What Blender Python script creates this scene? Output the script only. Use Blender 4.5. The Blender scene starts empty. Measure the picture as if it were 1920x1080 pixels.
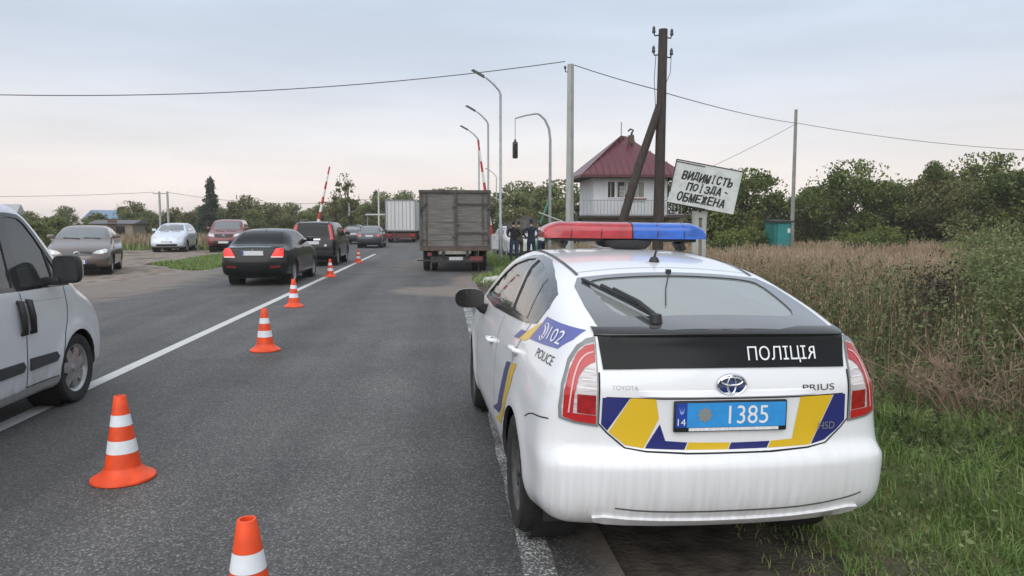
import bpy, bmesh, math, random
import numpy as np
from mathutils import Vector, Matrix, geometry
R = math.radians
rng = np.random.default_rng(7); random.seed(7)
scene = bpy.context.scene
COL = scene.collection
# ---------------------------------------------------------------- camera
cam = bpy.data.cameras.new('camera'); cam_ob = bpy.data.objects.new('camera', cam); COL.objects.link(cam_ob)
cam.sensor_width = 36.0; cam.lens = 36*1400/1920; cam.clip_start = .05; cam.clip_end = 3000
cam_ob.location = (0, 0, 1.67)
cam_ob.rotation_euler = (R(90)-math.atan((540-417)/1400), 0, -math.atan((960-832)/math.hypot(1400, 123)))
scene.camera = cam_ob
# ---------------------------------------------------------------- sky
SUN_EL, SUN_AZ = R(42), R(200)          # soft light from behind the camera, through thin overcast
world = bpy.data.worlds.new('World'); scene.world = world; world.use_nodes = True
nt = world.node_tree; nt.nodes.clear()
def wn(t, **k):
    n = nt.nodes.new(t)
    for a, b in k.items(): setattr(n, a, b)
    return n
out = wn('ShaderNodeOutputWorld'); bg = wn('ShaderNodeBackground'); sky = wn('ShaderNodeTexSky', sky_type='NISHITA', sun_disc=False)
sky.sun_elevation = SUN_EL; sky.sun_rotation = SUN_AZ
tc = wn('ShaderNodeTexCoord'); sep = wn('ShaderNodeSeparateXYZ'); nt.links.new(tc.outputs['Generated'], sep.inputs[0])
ramp = wn('ShaderNodeValToRGB'); cr = ramp.color_ramp; nt.links.new(sep.outputs['Z'], ramp.inputs[0])
for p, c in [(0.0, (.74, .645, .61)), (.05, (.745, .665, .635)), (.11, (.645, .63, .64)), (.19, (.52, .56, .63)), (.30, (.47, .545, .64)), (.6, (.62, .67, .74))]:
    e = cr.elements.new(p) if p > 0 else cr.elements[0]
    e.position = p; e.color = (*c, 1)
cr.elements.remove(cr.elements[-1])
mp = wn('ShaderNodeMapping'); mp.inputs['Scale'].default_value = (1.1, 1.1, 7.5); nt.links.new(tc.outputs['Generated'], mp.inputs[0])
nz = wn('ShaderNodeTexNoise'); nz.inputs['Scale'].default_value = 2.1; nz.inputs['Detail'].default_value = 5; nz.inputs['Roughness'].default_value = .5
nt.links.new(mp.outputs[0], nz.inputs['Vector'])
cl = wn('ShaderNodeMapRange'); cl.inputs['From Min'].default_value = .36; cl.inputs['From Max'].default_value = .68; cl.inputs['To Min'].default_value = .93; cl.inputs['To Max'].default_value = 1.09
nt.links.new(nz.outputs['Fac'], cl.inputs[0])
mul = wn('ShaderNodeVectorMath', operation='SCALE'); nt.links.new(ramp.outputs[0], mul.inputs[0]); nt.links.new(cl.outputs[0], mul.inputs['Scale'])
sk = wn('ShaderNodeVectorMath', operation='SCALE'); sk.inputs['Scale'].default_value = .08; nt.links.new(sky.outputs[0], sk.inputs[0])
mx = wn('ShaderNodeMix', data_type='RGBA'); mx.inputs[0].default_value = .88; nt.links.new(sk.outputs[0], mx.inputs['A']); nt.links.new(mul.outputs[0], mx.inputs['B'])
bg.inputs['Strength'].default_value = 1.05
nt.links.new(mx.outputs['Result'], bg.inputs[0]); nt.links.new(bg.outputs[0], out.inputs[0])
# ---------------------------------------------------------------- sun behind overcast
sl = bpy.data.lights.new('sun', 'SUN'); sl.energy = 1.5; sl.angle = R(80); sl.color = (1, .965, .91)
sun = bpy.data.objects.new('sun', sl); COL.objects.link(sun)
sd = Vector((math.sin(SUN_AZ)*math.cos(SUN_EL), math.cos(SUN_AZ)*math.cos(SUN_EL), math.sin(SUN_EL)))
sun.rotation_euler = sd.to_track_quat('Z', 'Y').to_euler(); sun.location = (0, -20, 30)
scene.view_settings.view_transform = 'Standard'; scene.view_settings.look = 'None'
scene.view_settings.exposure = .42; scene.view_settings.gamma = 1; scene.view_settings.use_curve_mapping = False
scene.render.engine = 'CYCLES'; scene.cycles.max_bounces = 8; scene.cycles.transparent_max_bounces = 24
scene.cycles.use_denoising = True
# ================================================================ materials
MATS = {}
def mat(name, col, rough=.6, metal=0, spec=.5, coat=0, var=0, scale=8, col2=None, bump=0, bscale=60, detail=4, stretch=None, dirt=None, emit=None, trans=0, lo=.35, hi=.65):
    """a principled material whose colour wanders between col and col2 with noise; dirt=(z0,z1,colour,amount) adds road grime low down"""
    if name in MATS: return MATS[name]
    m = bpy.data.materials.new(name); m.use_nodes = True; MATS[name] = m
    n = m.node_tree.nodes; l = m.node_tree.links; b = n['Principled BSDF']
    b.inputs['Roughness'].default_value = rough; b.inputs['Metallic'].default_value = metal; b.inputs['Specular IOR Level'].default_value = spec
    b.inputs['Coat Weight'].default_value = coat; b.inputs['Coat Roughness'].default_value = .06
    b.inputs['Transmission Weight'].default_value = trans
    tcn = n.new('ShaderNodeTexCoord'); src = tcn.outputs['Object']
    if stretch:
        mpn = n.new('ShaderNodeMapping'); mpn.inputs['Scale'].default_value = stretch; l.new(src, mpn.inputs[0]); src = mpn.outputs[0]
    cur = None
    if var or col2:
        c2 = col2 or tuple(min(1, c*(1+var)) for c in col); c1 = col if col2 else tuple(c*(1-var) for c in col)
        tn = n.new('ShaderNodeTexNoise'); tn.inputs['Scale'].default_value = scale; tn.inputs['Detail'].default_value = detail; l.new(src, tn.inputs['Vector'])
        rp = n.new('ShaderNodeValToRGB'); rp.color_ramp.elements[0].position = lo; rp.color_ramp.elements[1].position = hi
        rp.color_ramp.elements[0].color = (*c1, 1); rp.color_ramp.elements[1].color = (*c2, 1); l.new(tn.outputs['Fac'], rp.inputs[0]); cur = rp.outputs[0]
    if dirt:
        z0, z1, dc, amt = dirt
        sp = n.new('ShaderNodeSeparateXYZ'); l.new(tcn.outputs['Object'], sp.inputs[0])
        mr = n.new('ShaderNodeMapRange'); mr.inputs['From Min'].default_value = z0; mr.inputs['From Max'].default_value = z1; mr.inputs['To Min'].default_value = amt; mr.inputs['To Max'].default_value = 0
        l.new(sp.outputs['Z'], mr.inputs[0])
        mpd = n.new('ShaderNodeMapping'); mpd.inputs['Scale'].default_value = (26, 9, 1.6); l.new(tcn.outputs['Object'], mpd.inputs[0])
        tn2 = n.new('ShaderNodeTexNoise'); tn2.inputs['Scale'].default_value = 1.6; tn2.inputs['Detail'].default_value = 7; l.new(mpd.outputs[0], tn2.inputs['Vector'])
        mm = n.new('ShaderNodeMath'); mm.operation = 'MULTIPLY'; l.new(mr.outputs[0], mm.inputs[0])
        mr2 = n.new('ShaderNodeMapRange'); mr2.inputs['From Min'].default_value = .3; mr2.inputs['From Max'].default_value = .7; l.new(tn2.outputs['Fac'], mr2.inputs[0]); l.new(mr2.outputs[0], mm.inputs[1])
        mi = n.new('ShaderNodeMix'); mi.data_type = 'RGBA'; l.new(mm.outputs[0], mi.inputs[0])
        if cur: l.new(cur, mi.inputs['A'])
        else: mi.inputs['A'].default_value = (*col, 1)
        mi.inputs['B'].default_value = (*dc, 1); cur = mi.outputs['Result']
        ra = n.new('ShaderNodeMath'); ra.operation = 'MULTIPLY_ADD'; l.new(mm.outputs[0], ra.inputs[0]); ra.inputs[1].default_value = .5; ra.inputs[2].default_value = rough; l.new(ra.outputs[0], b.inputs['Roughness'])
        cw = n.new('ShaderNodeMath'); cw.operation = 'MULTIPLY_ADD'; l.new(mm.outputs[0], cw.inputs[0]); cw.inputs[1].default_value = -1.2*coat; cw.inputs[2].default_value = coat; cw.use_clamp = True; l.new(cw.outputs[0], b.inputs['Coat Weight'])
    if cur: l.new(cur, b.inputs['Base Color'])
    else: b.inputs['Base Color'].default_value = (*col, 1)
    if bump:
        bn = n.new('ShaderNodeTexNoise'); bn.inputs['Scale'].default_value = bscale; bn.inputs['Detail'].default_value = 3; l.new(src, bn.inputs['Vector'])
        bp = n.new('ShaderNodeBump'); bp.inputs['Strength'].default_value = bump; bp.inputs['Distance'].default_value = .02; l.new(bn.outputs['Fac'], bp.inputs['Height']); l.new(bp.outputs[0], b.inputs['Normal'])
    if emit: b.inputs['Emission Color'].default_value = (*emit[0], 1); b.inputs['Emission Strength'].default_value = emit[1]
    return m
def glass(name, tint, refl=1.0, dust_or_sheen=.10, ior=1.75):
    if name in MATS: return MATS[name]
    m = bpy.data.materials.new(name); m.use_nodes = True; MATS[name] = m; n = m.node_tree.nodes; l = m.node_tree.links; n.clear()
    o = n.new('ShaderNodeOutputMaterial'); tr = n.new('ShaderNodeBsdfTransparent'); tr.inputs[0].default_value = (*tint, 1)
    gl = n.new('ShaderNodeBsdfGlossy'); gl.inputs['Roughness'].default_value = .015; gl.inputs[0].default_value = (refl, refl, refl, 1)
    fr = n.new('ShaderNodeFresnel'); fr.inputs['IOR'].default_value = ior; ms = n.new('ShaderNodeMixShader')
    df = n.new('ShaderNodeBsdfDiffuse'); df.inputs[0].default_value = (.52, .56, .53, 1); md_ = n.new('ShaderNodeMixShader'); md_.inputs[0].default_value = dust_or_sheen  # diffuse share paints a pale sky reflection into the pane
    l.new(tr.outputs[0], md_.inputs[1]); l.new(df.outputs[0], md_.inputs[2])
    l.new(fr.outputs[0], ms.inputs[0]); l.new(md_.outputs[0], ms.inputs[1]); l.new(gl.outputs[0], ms.inputs[2]); l.new(ms.outputs[0], o.inputs[0])
    return m
def leafmat(name, stops, transl=.35, rough=.6):
    """foliage: each leaf carries its own tint value that picks a colour from the stops"""
    if name in MATS: return MATS[name]
    m = bpy.data.materials.new(name); m.use_nodes = True; MATS[name] = m; n = m.node_tree.nodes; l = m.node_tree.links; n.clear()
    o = n.new('ShaderNodeOutputMaterial'); at = n.new('ShaderNodeAttribute'); at.attribute_name = 'tint'
    rp = n.new('ShaderNodeValToRGB'); e = rp.color_ramp.elements
    for i, c in enumerate(stops):
        p = i/(len(stops)-1)
        if i == 0: e[0].position = 0; e[0].color = (*c, 1)
        elif i == len(stops)-1: e[-1].position = 1; e[-1].color = (*c, 1)
        else:
            x = e.new(p); x.color = (*c, 1)
    l.new(at.outputs['Fac'], rp.inputs[0])
    d = n.new('ShaderNodeBsdfPrincipled'); d.inputs['Roughness'].default_value = rough; d.inputs['Specular IOR Level'].default_value = .3; t = n.new('ShaderNodeBsdfTranslucent'); ms = n.new('ShaderNodeMixShader'); ms.inputs[0].default_value = transl
    l.new(rp.outputs[0], d.inputs['Base Color']); l.new(rp.outputs[0], t.inputs[0]); l.new(d.outputs[0], ms.inputs[1]); l.new(t.outputs[0], ms.inputs[2]); l.new(ms.outputs[0], o.inputs[0])
    return m
BLACK_PLASTIC = mat('black plastic', (.02, .02, .021), .5, var=.2)
GLOSS_BLACK = mat('gloss black', (.012, .012, .013), .12, coat=.6)
RUBBER = mat('tyre rubber', (.022, .021, .02), .85, var=.3, scale=14, bump=.2)
DARK_GAP = mat('shadow gap', (.012, .012, .012), .9)
CHROME = mat('chrome', (.75, .76, .78), .15, 1)
DARK_GLASS = mat('dark tinted glass', (.008, .010, .011), .04, spec=.3)
WHITE_PAINT = mat('white car paint', (.80, .81, .83), .32, coat=.8, var=.015, scale=3, dirt=(.20, .78, (.40, .37, .33), .55))
INTERIOR = mat('dark cabin lining', (.035, .035, .037), .8, var=.2)
SEAT = mat('seat cloth', (.06, .06, .065), .9, var=.2, scale=40)
# ================================================================ building helpers
def link(o, parent=None):
    COL.objects.link(o)
    if parent: o.parent = parent
    return o
def tag(o, label=None, cat=None, group=None, kind=None):
    if label: o['label'] = label
    if cat: o['category'] = cat
    if group: o['group'] = group
    if kind: o['kind'] = kind
    return o
def empty(name, loc=(0, 0, 0), rz=0, label=None, cat=None, group=None):
    o = bpy.data.objects.new(name, None); o.empty_display_size = .2; o.location = loc; o.rotation_euler = (0, 0, rz); link(o)
    return tag(o, label, cat, group)
def mesh_from(name, V, F, mats, smooth=None, idx=None):
    me = bpy.data.meshes.new(name); me.from_pydata([tuple(map(float, v)) for v in V], [], [tuple(map(int, f)) for f in F])
    for m in (mats if isinstance(mats, (list, tuple)) else [mats]): me.materials.append(m)
    if idx is not None: me.polygons.foreach_set('material_index', np.array(idx, np.int32))
    if smooth is not None:
        me.shade_smooth()
        if smooth < 180: me.set_sharp_from_angle(angle=R(smooth))
    me.update(); return me
def obj(name, V, F, mats, parent=None, smooth=None, idx=None, loc=None):
    o = bpy.data.objects.new(name, mesh_from(name, V, F, mats, smooth, idx)); link(o, parent)
    if loc is not None: o.location = loc
    return o
def fast_mesh(name, V, F, m, tint=None, smooth=False):
    """big numpy meshes: F is (n,3) or (n,4)"""
    me = bpy.data.meshes.new(name); V = np.asarray(V, np.float32); F = np.asarray(F, np.int32); k = F.shape[1]
    me.vertices.add(len(V)); me.vertices.foreach_set('co', V.ravel()); me.loops.add(F.size); me.loops.foreach_set('vertex_index', F.ravel())
    me.polygons.add(len(F)); me.polygons.foreach_set('loop_start', np.arange(0, F.size, k, dtype=np.int32))
    me.polygons.foreach_set('loop_total', np.full(len(F), k, np.int32)); me.materials.append(m)
    if tint is not None:
        a = me.attributes.new('tint', 'FLOAT', 'FACE'); a.data.foreach_set('value', np.asarray(tint, np.float32))
    me.update(calc_edges=True)
    if smooth: me.shade_smooth()
    return me
class MB:
    """collects boxes, bars, tubes and lathes for one mesh"""
    def __init__(s): s.V = []; s.F = []; s.I = []
    def add(s, V, F, mi=0):
        o = len(s.V); s.V += [tuple(v) for v in V]; s.F += [tuple(i+o for i in f) for f in F]; s.I += [mi]*len(F); return s
    def box(s, c, d, mi=0, rz=0, rx=0, ry=0, bev=0, taper=(1, 1)):
        x, y, z = d[0]/2, d[1]/2, d[2]/2
        if bev:
            b = min(bev, x*.9, y*.9, z*.9); bm = bmesh.new()
            bmesh.ops.create_cube(bm, size=1); bmesh.ops.scale(bm, vec=(2*x, 2*y, 2*z), verts=bm.verts)
            bmesh.ops.bevel(bm, geom=bm.edges[:], offset=b, segments=2, profile=.6, affect='EDGES')
            V = [v.co.copy() for v in bm.verts]; bm.verts.index_update(); F = [[v.index for v in f.verts] for f in bm.faces]; bm.free()
        else:
            V = [Vector((i*x, j*y, k*z)) for i in (-1, 1) for j in (-1, 1) for k in (-1, 1)]
            F = [(0, 1, 3, 2), (4, 6, 7, 5), (0, 4, 5, 1), (2, 3, 7, 6), (0, 2, 6, 4), (1, 5, 7, 3)]
        if taper != (1, 1):
            for v in V:
                t = (v.z/z+1)/2; v.x *= 1+(taper[0]-1)*t; v.y *= 1+(taper[1]-1)*t
        M = Matrix.Rotation(rz, 3, 'Z') @ Matrix.Rotation(ry, 3, 'Y') @ Matrix.Rotation(rx, 3, 'X')
        return s.add([Vector(c)+M @ v for v in V], F, mi)
    def tube(s, pts, r, n=8, mi=0, cap=True):
        pts = [Vector(p) for p in pts]; rr = r if isinstance(r, (list, tuple)) else [r]*len(pts); V = []; F = []
        up = Vector((0, 0, 1)); a0 = None
        for i, p in enumerate(pts):
            t = (pts[min(i+1, len(pts)-1)]-pts[max(i-1, 0)]).normalized()
            if a0 is None: a0 = t.cross(Vector((1, 0, 0)) if abs(t.z) > .8 else up).normalized()
            a = (a0-t*a0.dot(t)).normalized(); b = t.cross(a); a0 = a
            for k in range(n):
                th = 2*math.pi*k/n; V.append(p+(a*math.cos(th)+b*math.sin(th))*rr[i])
        for i in range(len(pts)-1):
            for k in range(n): F.append((i*n+k, i*n+(k+1) % n, (i+1)*n+(k+1) % n, (i+1)*n+k))
        if cap: F.append(tuple(range(n))[::-1]); F.append(tuple((len(pts)-1)*n+k for k in range(n)))
        return s.add(V, F, mi)
    def lathe(s, prof, c=(0, 0, 0), axis='Z', n=24, mi=0, flip=False):
        """prof: (radius, height) pairs turned about the axis through c"""
        V = []; F = []
        for r, h in prof:
            for k in range(n):
                th = 2*math.pi*k/n; a, b = r*math.cos(th), r*math.sin(th)
                v = {'Z': (a, b, h), 'X': (h, a, b), 'Y': (a, h, b)}[axis]; V.append(Vector(c)+Vector(v))
        for i in range(len(prof)-1):
            for k in range(n):
                f = (i*n+k, i*n+(k+1) % n, (i+1)*n+(k+1) % n, (i+1)*n+k); F.append(f[::-1] if flip else f)
        return s.add(V, F, mi)
    def prism(s, outline, d0, d1, axis='X', mi=0):
        """outline points in the plane across the axis, extruded from d0 to d1"""
        n = len(outline); f = {'X': lambda p, d: (d, p[0], p[1]), 'Y': lambda p, d: (p[0], d, p[1]), 'Z': lambda p, d: (p[0], p[1], d)}[axis]
        V = [f(p, d0) for p in outline]+[f(p, d1) for p in outline]
        F = [tuple(range(n))[::-1], tuple(range(n, 2*n))]+[(i, (i+1) % n, n+(i+1) % n, n+i) for i in range(n)]
        return s.add(V, F, mi)
    def build(s, name, mats, parent=None, smooth=None, loc=None, fix=True):
        o = obj(name, s.V, s.F, mats, parent, None, s.I if isinstance(mats, (list, tuple)) else None, loc)
        if fix:
            bm = bmesh.new(); bm.from_mesh(o.data); bmesh.ops.recalc_face_normals(bm, faces=bm.faces); bm.to_mesh(o.data); bm.free()
        if smooth is not None:
            o.data.shade_smooth(); o.data.set_sharp_from_angle(angle=R(smooth))
        return o
def part(name, m, parent, fn, smooth=None, loc=None):
    b = MB(); fn(b); return b.build(name, m, parent, smooth, loc)
def children(o): return [c for c in bpy.data.objects if c.parent == o]
def copy_tree(o, kids=None, parent=None):
    c = o.copy(); link(c, parent)
    for ch in list(o.children): copy_tree(ch, parent=c)
    return c
_txt = {}
def _glyphs(s):
    cu = bpy.data.curves.new('lettering', 'FONT'); cu.body = s; cu.size = 1; cu.resolution_u = 4; cu.fill_mode = 'FRONT'
    o = bpy.data.objects.new('lettering', cu); COL.objects.link(o); dg = bpy.context.evaluated_depsgraph_get(); dg.update()
    me = bpy.data.meshes.new_from_object(o.evaluated_get(dg)); V = np.array([v.co[:2] for v in me.vertices]).reshape(-1, 2); F = [tuple(p.vertices) for p in me.polygons]
    bpy.data.objects.remove(o); bpy.data.curves.remove(cu); bpy.data.meshes.remove(me); return V, F
def text_geo(s, bold=0.):
    """flat letter shapes scaled into a unit box around the origin: (verts 2d, faces); the letter that mirrors an R is drawn as one"""
    if (s, bold) in _txt: return _txt[(s, bold)]
    V = np.zeros((0, 2)); F = []
    for i, run in enumerate(s.split('Я')):
        if i:
            v, f = _glyphs('R'); v = v*np.array([-1, 1]); v[:, 0] += (V[:, 0].max()+.07 if len(V) else 0)-v[:, 0].min(); F += [tuple(q+len(V) for q in t[::-1]) for t in f]; V = np.vstack([V, v])
        if run:
            v, f = _glyphs(run)
            if len(V): v[:, 0] += V[:, 0].max()+.07-v[:, 0].min()
            F += [tuple(q+len(V) for q in t) for t in f]; V = np.vstack([V, v])
    V = V-(V.max(0)+V.min(0))/2; V = V/(V.max(0)-V.min(0))
    _txt[(s, bold)] = (V, F); return V, F

def interp(x, pts):
    a = np.array(pts, float); return np.interp(x, a[:, 0], a[:, 1])
def chaikin(p, n=2):
    p = np.array(p, float)
    for _ in range(n):
        q = np.roll(p, -1, 0); p = np.stack([.75*p+.25*q, .25*p+.75*q], 1).reshape(-1, 2)
    return p
def smax(a, b, k):
    h = np.maximum(k-np.abs(a-b), 0.)/k
    return np.maximum(a, b)+h*h*k*.25
class Body:
    """A car shell as a solid: the side outline swept across the width, cut by the side walls. x right, y forward from the rear, z up."""
    def __init__(s, outline, width, taper_r, taper_f, bow_r=.09, bow_f=.12, crown=.05, k=.14, smooth=2, kz=None, flare=()):
        s.poly = chaikin(outline, smooth); s.width = width; s.tr = taper_r; s.tf = taper_f
        s.br, s.bf, s.crown, s.k, s.kz, s.flare = bow_r, bow_f, crown, k, kz, flare
        s.y0, s.y1 = s.poly[:, 0].min(), s.poly[:, 0].max(); s.z0, s.z1 = s.poly[:, 1].min(), s.poly[:, 1].max()
        s.hw = max(w for z, w in width); s.st = .015
        gy = np.arange(s.y0-.5, s.y1+.5, s.st); gz = np.arange(s.z0-.4, s.z1+.5, s.st)
        Y, Z = np.meshgrid(gy, gz, indexing='ij'); P = np.stack([Y.ravel(), Z.ravel()], 1)
        best = np.full(len(P), 1e9); ins = np.zeros(len(P), bool); A = s.poly; B = np.roll(A, -1, 0)
        for a, b in zip(A, B):
            d = b-a; L = d@d
            if L < 1e-12: continue
            t = np.clip(((P-a)@d)/L, 0, 1); q = P-a-t[:, None]*d; best = np.minimum(best, (q*q).sum(1))
            c = ((a[1] > P[:, 1]) != (b[1] > P[:, 1]))
            if abs(d[1]) > 1e-12: ins ^= c & (P[:, 0] < d[0]*(P[:, 1]-a[1])/d[1]+a[0])
        s.g = (np.sqrt(best)*np.where(ins, -1, 1)).reshape(Y.shape); s.gy, s.gz = gy, gz
    def sdf2(s, y, z):
        u = np.clip((y-s.gy[0])/s.st, 0, len(s.gy)-1.001); v = np.clip((z-s.gz[0])/s.st, 0, len(s.gz)-1.001)
        i = u.astype(int); j = v.astype(int); u = u-i; v = v-j; g = s.g
        return (g[i, j]*(1-u)+g[i+1, j]*u)*(1-v)+(g[i, j+1]*(1-u)+g[i+1, j+1]*u)*v
    def W(s, y, z):
        w = interp(z, s.width); L = 1.3
        r = np.clip((s.y0+L-y)/L, 0, 1.2); f = np.clip((y-s.y1+L)/L, 0, 1.2)
        w = w*(1-interp(z, s.tr)*r**2.2-interp(z, s.tf)*f**2.2)
        for (yc, zc, rad, amt) in s.flare:
            d = np.hypot(y-yc, z-zc)/rad; w = w+amt*np.exp(-((d-1)/.18)**2)*(d > .0)
        return w
    def F(s, P):
        x = np.abs(P[:, 0]); y = P[:, 1]; z = P[:, 2]; u = x/s.hw; m = .5*(s.y0+s.y1); h = .5*(s.y1-s.y0)
        wr = np.clip((m-y)/h, 0, 1); wf = np.clip((y-m)/h, 0, 1)
        e1 = s.sdf2(y-s.br*u**2.4*wr+s.bf*u**2.4*wf, z+s.crown*u**2*np.clip((z-.6)/.5, 0, 1))
        e2 = (x-s.W(y, z))*.93
        k = s.k if s.kz is None else interp(z, s.kz)
        return smax(e1, e2, k)
    def solve(s, A, B, n=34):
        """first surface point on each line from the outside point A to the inside point B"""
        lo = np.zeros(len(A)); hi = np.ones(len(A))
        for _ in range(n):
            t = .5*(lo+hi); f = s.F(A+(B-A)*t[:, None]); out = f > 0
            lo = np.where(out, t, lo); hi = np.where(out, hi, t)
        return A+(B-A)*hi[:, None]
    def normal(s, P):
        e = 4e-3; n = np.stack([s.F(P+np.eye(3)[i]*e)-s.F(P-np.eye(3)[i]*e) for i in range(3)], 1)
        return n/np.maximum(np.linalg.norm(n, axis=1, keepdims=True), 1e-9)
    def on(s, plane, uv, off=0.):
        """lay flat outline points onto the shell. plane: L/R (y,z), B/F (x,z) from behind/front, T (x,y)"""
        uv = np.atleast_2d(np.array(uv, float)); a, b = uv[:, 0], uv[:, 1]; o = np.ones(len(uv))
        if plane in 'LR':
            sg = -1 if plane == 'L' else 1
            A = np.stack([sg*(s.hw+.3)*o, a, b], 1); B = np.stack([0*o, a, b], 1)
        elif plane == 'B': A = np.stack([a, (s.y0-.3)*o, b], 1); B = np.stack([a, (s.y0+.5*(s.y1-s.y0))*o, b], 1)
        elif plane == 'F': A = np.stack([a, (s.y1+.3)*o, b], 1); B = np.stack([a, (s.y0+.5*(s.y1-s.y0))*o, b], 1)
        else: A = np.stack([a, b, (s.z1+.3)*o], 1); B = np.stack([a, b, (s.z0+.25)*o], 1)
        P = s.solve(A, B)
        return P+s.normal(P)*off if off else P
    def shell(s, ny, nx, nz):
        """closed quad shell, a box grid pulled onto the surface"""
        y0, y1, z0, z1, w = s.y0-.15, s.y1+.15, s.z0-.12, s.z1+.15, s.hw+.15
        ix, iy0, iy1, iz0, iz1 = .30, s.y0+.55, s.y1-.7, s.z0+.22, min(s.z0+.42, s.z1-.7)
        V = {}; P = []; Q = []; faces = []
        def vid(i, j, k):
            t = (i, j, k)
            if t not in V:
                V[t] = len(P); a, b, c = i/nx*2-1, j/ny, k/nz
                P.append((a*w, y0+(y1-y0)*b, z0+(z1-z0)*c)); Q.append((a*ix, iy0+(iy1-iy0)*b, iz0+(iz1-iz0)*c))
            return V[t]
        for j in range(ny):
            for i in range(nx):
                faces.append((vid(i, j, 0), vid(i, j+1, 0), vid(i+1, j+1, 0), vid(i+1, j, 0)))
                faces.append((vid(i, j, nz), vid(i+1, j, nz), vid(i+1, j+1, nz), vid(i, j+1, nz)))
            for k in range(nz):
                faces.append((vid(0, j, k), vid(0, j, k+1), vid(0, j+1, k+1), vid(0, j+1, k)))
                faces.append((vid(nx, j, k), vid(nx, j+1, k), vid(nx, j+1, k+1), vid(nx, j, k+1)))
        for i in range(nx):
            for k in range(nz):
                faces.append((vid(i, 0, k), vid(i+1, 0, k), vid(i+1, 0, k+1), vid(i, 0, k+1)))
                faces.append((vid(i, ny, k), vid(i, ny, k+1), vid(i+1, ny, k+1), vid(i+1, ny, k)))
        return s.solve(np.array(P), np.array(Q)), faces
def inside(pts, poly):
    pts = np.asarray(pts); a = np.asarray(poly); b = np.roll(a, -1, 0); r = np.zeros(len(pts), bool)
    for p, q in zip(a, b):
        if p[1] == q[1]: continue
        c = (p[1] > pts[:, 1]) != (q[1] > pts[:, 1]); r ^= c & (pts[:, 0] < (q[0]-p[0])*(pts[:, 1]-p[1])/(q[1]-p[1])+p[0])
    return r
def resample(p, step, closed=True):
    p = [np.array(q, float) for q in p]; out = []
    for i in range(len(p) if closed else len(p)-1):
        a, b = p[i], p[(i+1) % len(p)]; n = max(1, int(np.ceil(np.linalg.norm(b-a)/step))); out += [a+(b-a)*k/n for k in range(n)]
    if not closed: out.append(p[-1])
    return np.array(out)
def patch(body, plane, outline, name, m, parent, off=.003, step=.03, holes=(), thick=0., smooth=0):
    """a panel with the given flat outline laid on the shell; thick turns its rim inwards"""
    ol = chaikin(outline, smooth) if smooth else np.array(outline, float)
    loops = [resample(ol, step)]+[resample(chaikin(h, smooth) if smooth else h, step) for h in holes]
    pts = []; edges = []
    for lp in loops:
        o = len(pts); pts += list(lp); edges += [(o+i, o+(i+1) % len(lp)) for i in range(len(lp))]
    lo, hi = loops[0].min(0), loops[0].max(0); g = np.array([(x, y) for x in np.arange(lo[0]+step/2, hi[0], step) for y in np.arange(lo[1]+step/2, hi[1], step)])
    if len(g):
        k = inside(g, loops[0])
        for h in loops[1:]: k &= ~inside(g, h)
        g = g[k]
        if len(g):
            bd = np.array(pts); d = np.min(np.linalg.norm(g[:, None]-bd[None], axis=2), axis=1); pts += list(g[d > step*.45])
    v, e, f, *_ = geometry.delaunay_2d_cdt([Vector(p) for p in pts], edges, [], 0, 1e-6)
    v = np.array([tuple(q) for q in v]); f = np.array([t for t in f if len(t) == 3]); c = v[f].mean(1); k = inside(c, loops[0])
    for h in loops[1:]: k &= ~inside(c, h)
    f = f[k]; P = body.on(plane, v); N = body.normal(P); Q = P+N*off
    t = f[:200]; fn = np.cross(Q[t[:, 1]]-Q[t[:, 0]], Q[t[:, 2]]-Q[t[:, 0]])
    if (fn*N[t[:, 0]]).sum() < 0: f = f[:, ::-1]
    F = [tuple(t) for t in f]
    if thick:
        cnt = {}
        for t in F:
            for i in range(3): cnt[(t[i], t[(i+1) % 3])] = 1
        o = len(Q); Q = np.vstack([Q, P-N*thick]); F += [(a, o+a, o+b, b)[::-1] for (a, b) in cnt if (b, a) not in cnt]
    return obj(name, Q, F, m, parent, 40)
def strip(body, plane, line, width, name, m, parent, off=.002, smooth=0, step=.04):
    """a narrow band along a line on the shell (panel gaps, mouldings)"""
    p = np.array(line, float)
    for _ in range(smooth):
        q = [p[0]]
        for a, b in zip(p[:-1], p[1:]): q += [.75*a+.25*b, .25*a+.75*b]
        p = np.array(q+[p[-1]])
    p = resample(p, step, False); t = np.gradient(p, axis=0); n = np.stack([-t[:, 1], t[:, 0]], 1); n /= np.maximum(np.linalg.norm(n, axis=1, keepdims=True), 1e-9)
    A = body.on(plane, p+n*width/2, off); B = body.on(plane, p-n*width/2, off); k = len(p)
    M = body.on(plane, p); N = body.normal(M); F = [(i, i+1, k+i+1, k+i) for i in range(k-1)]; V = np.vstack([A, B])
    if np.dot(np.cross(V[1]-V[0], V[k]-V[0]), N[0]) < 0: F = [f[::-1] for f in F]
    return obj(name, V, F, m, parent)
def lettering(body, plane, s, c, w, h, name, m, parent, off=.005, bold=0., flip=False, shear=0., rot=0.):
    V, F = text_geo(s, bold); V = V*np.array([w, h]); V = V+np.stack([V[:, 1]*shear, 0*V[:, 1]], 1)
    if rot: V = V @ np.array([[math.cos(rot), math.sin(rot)], [-math.sin(rot), math.cos(rot)]])
    if flip: V = V*np.array([-1, 1])
    return obj(name, body.on(plane, V+np.array(c), off), F, m, parent)
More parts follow.
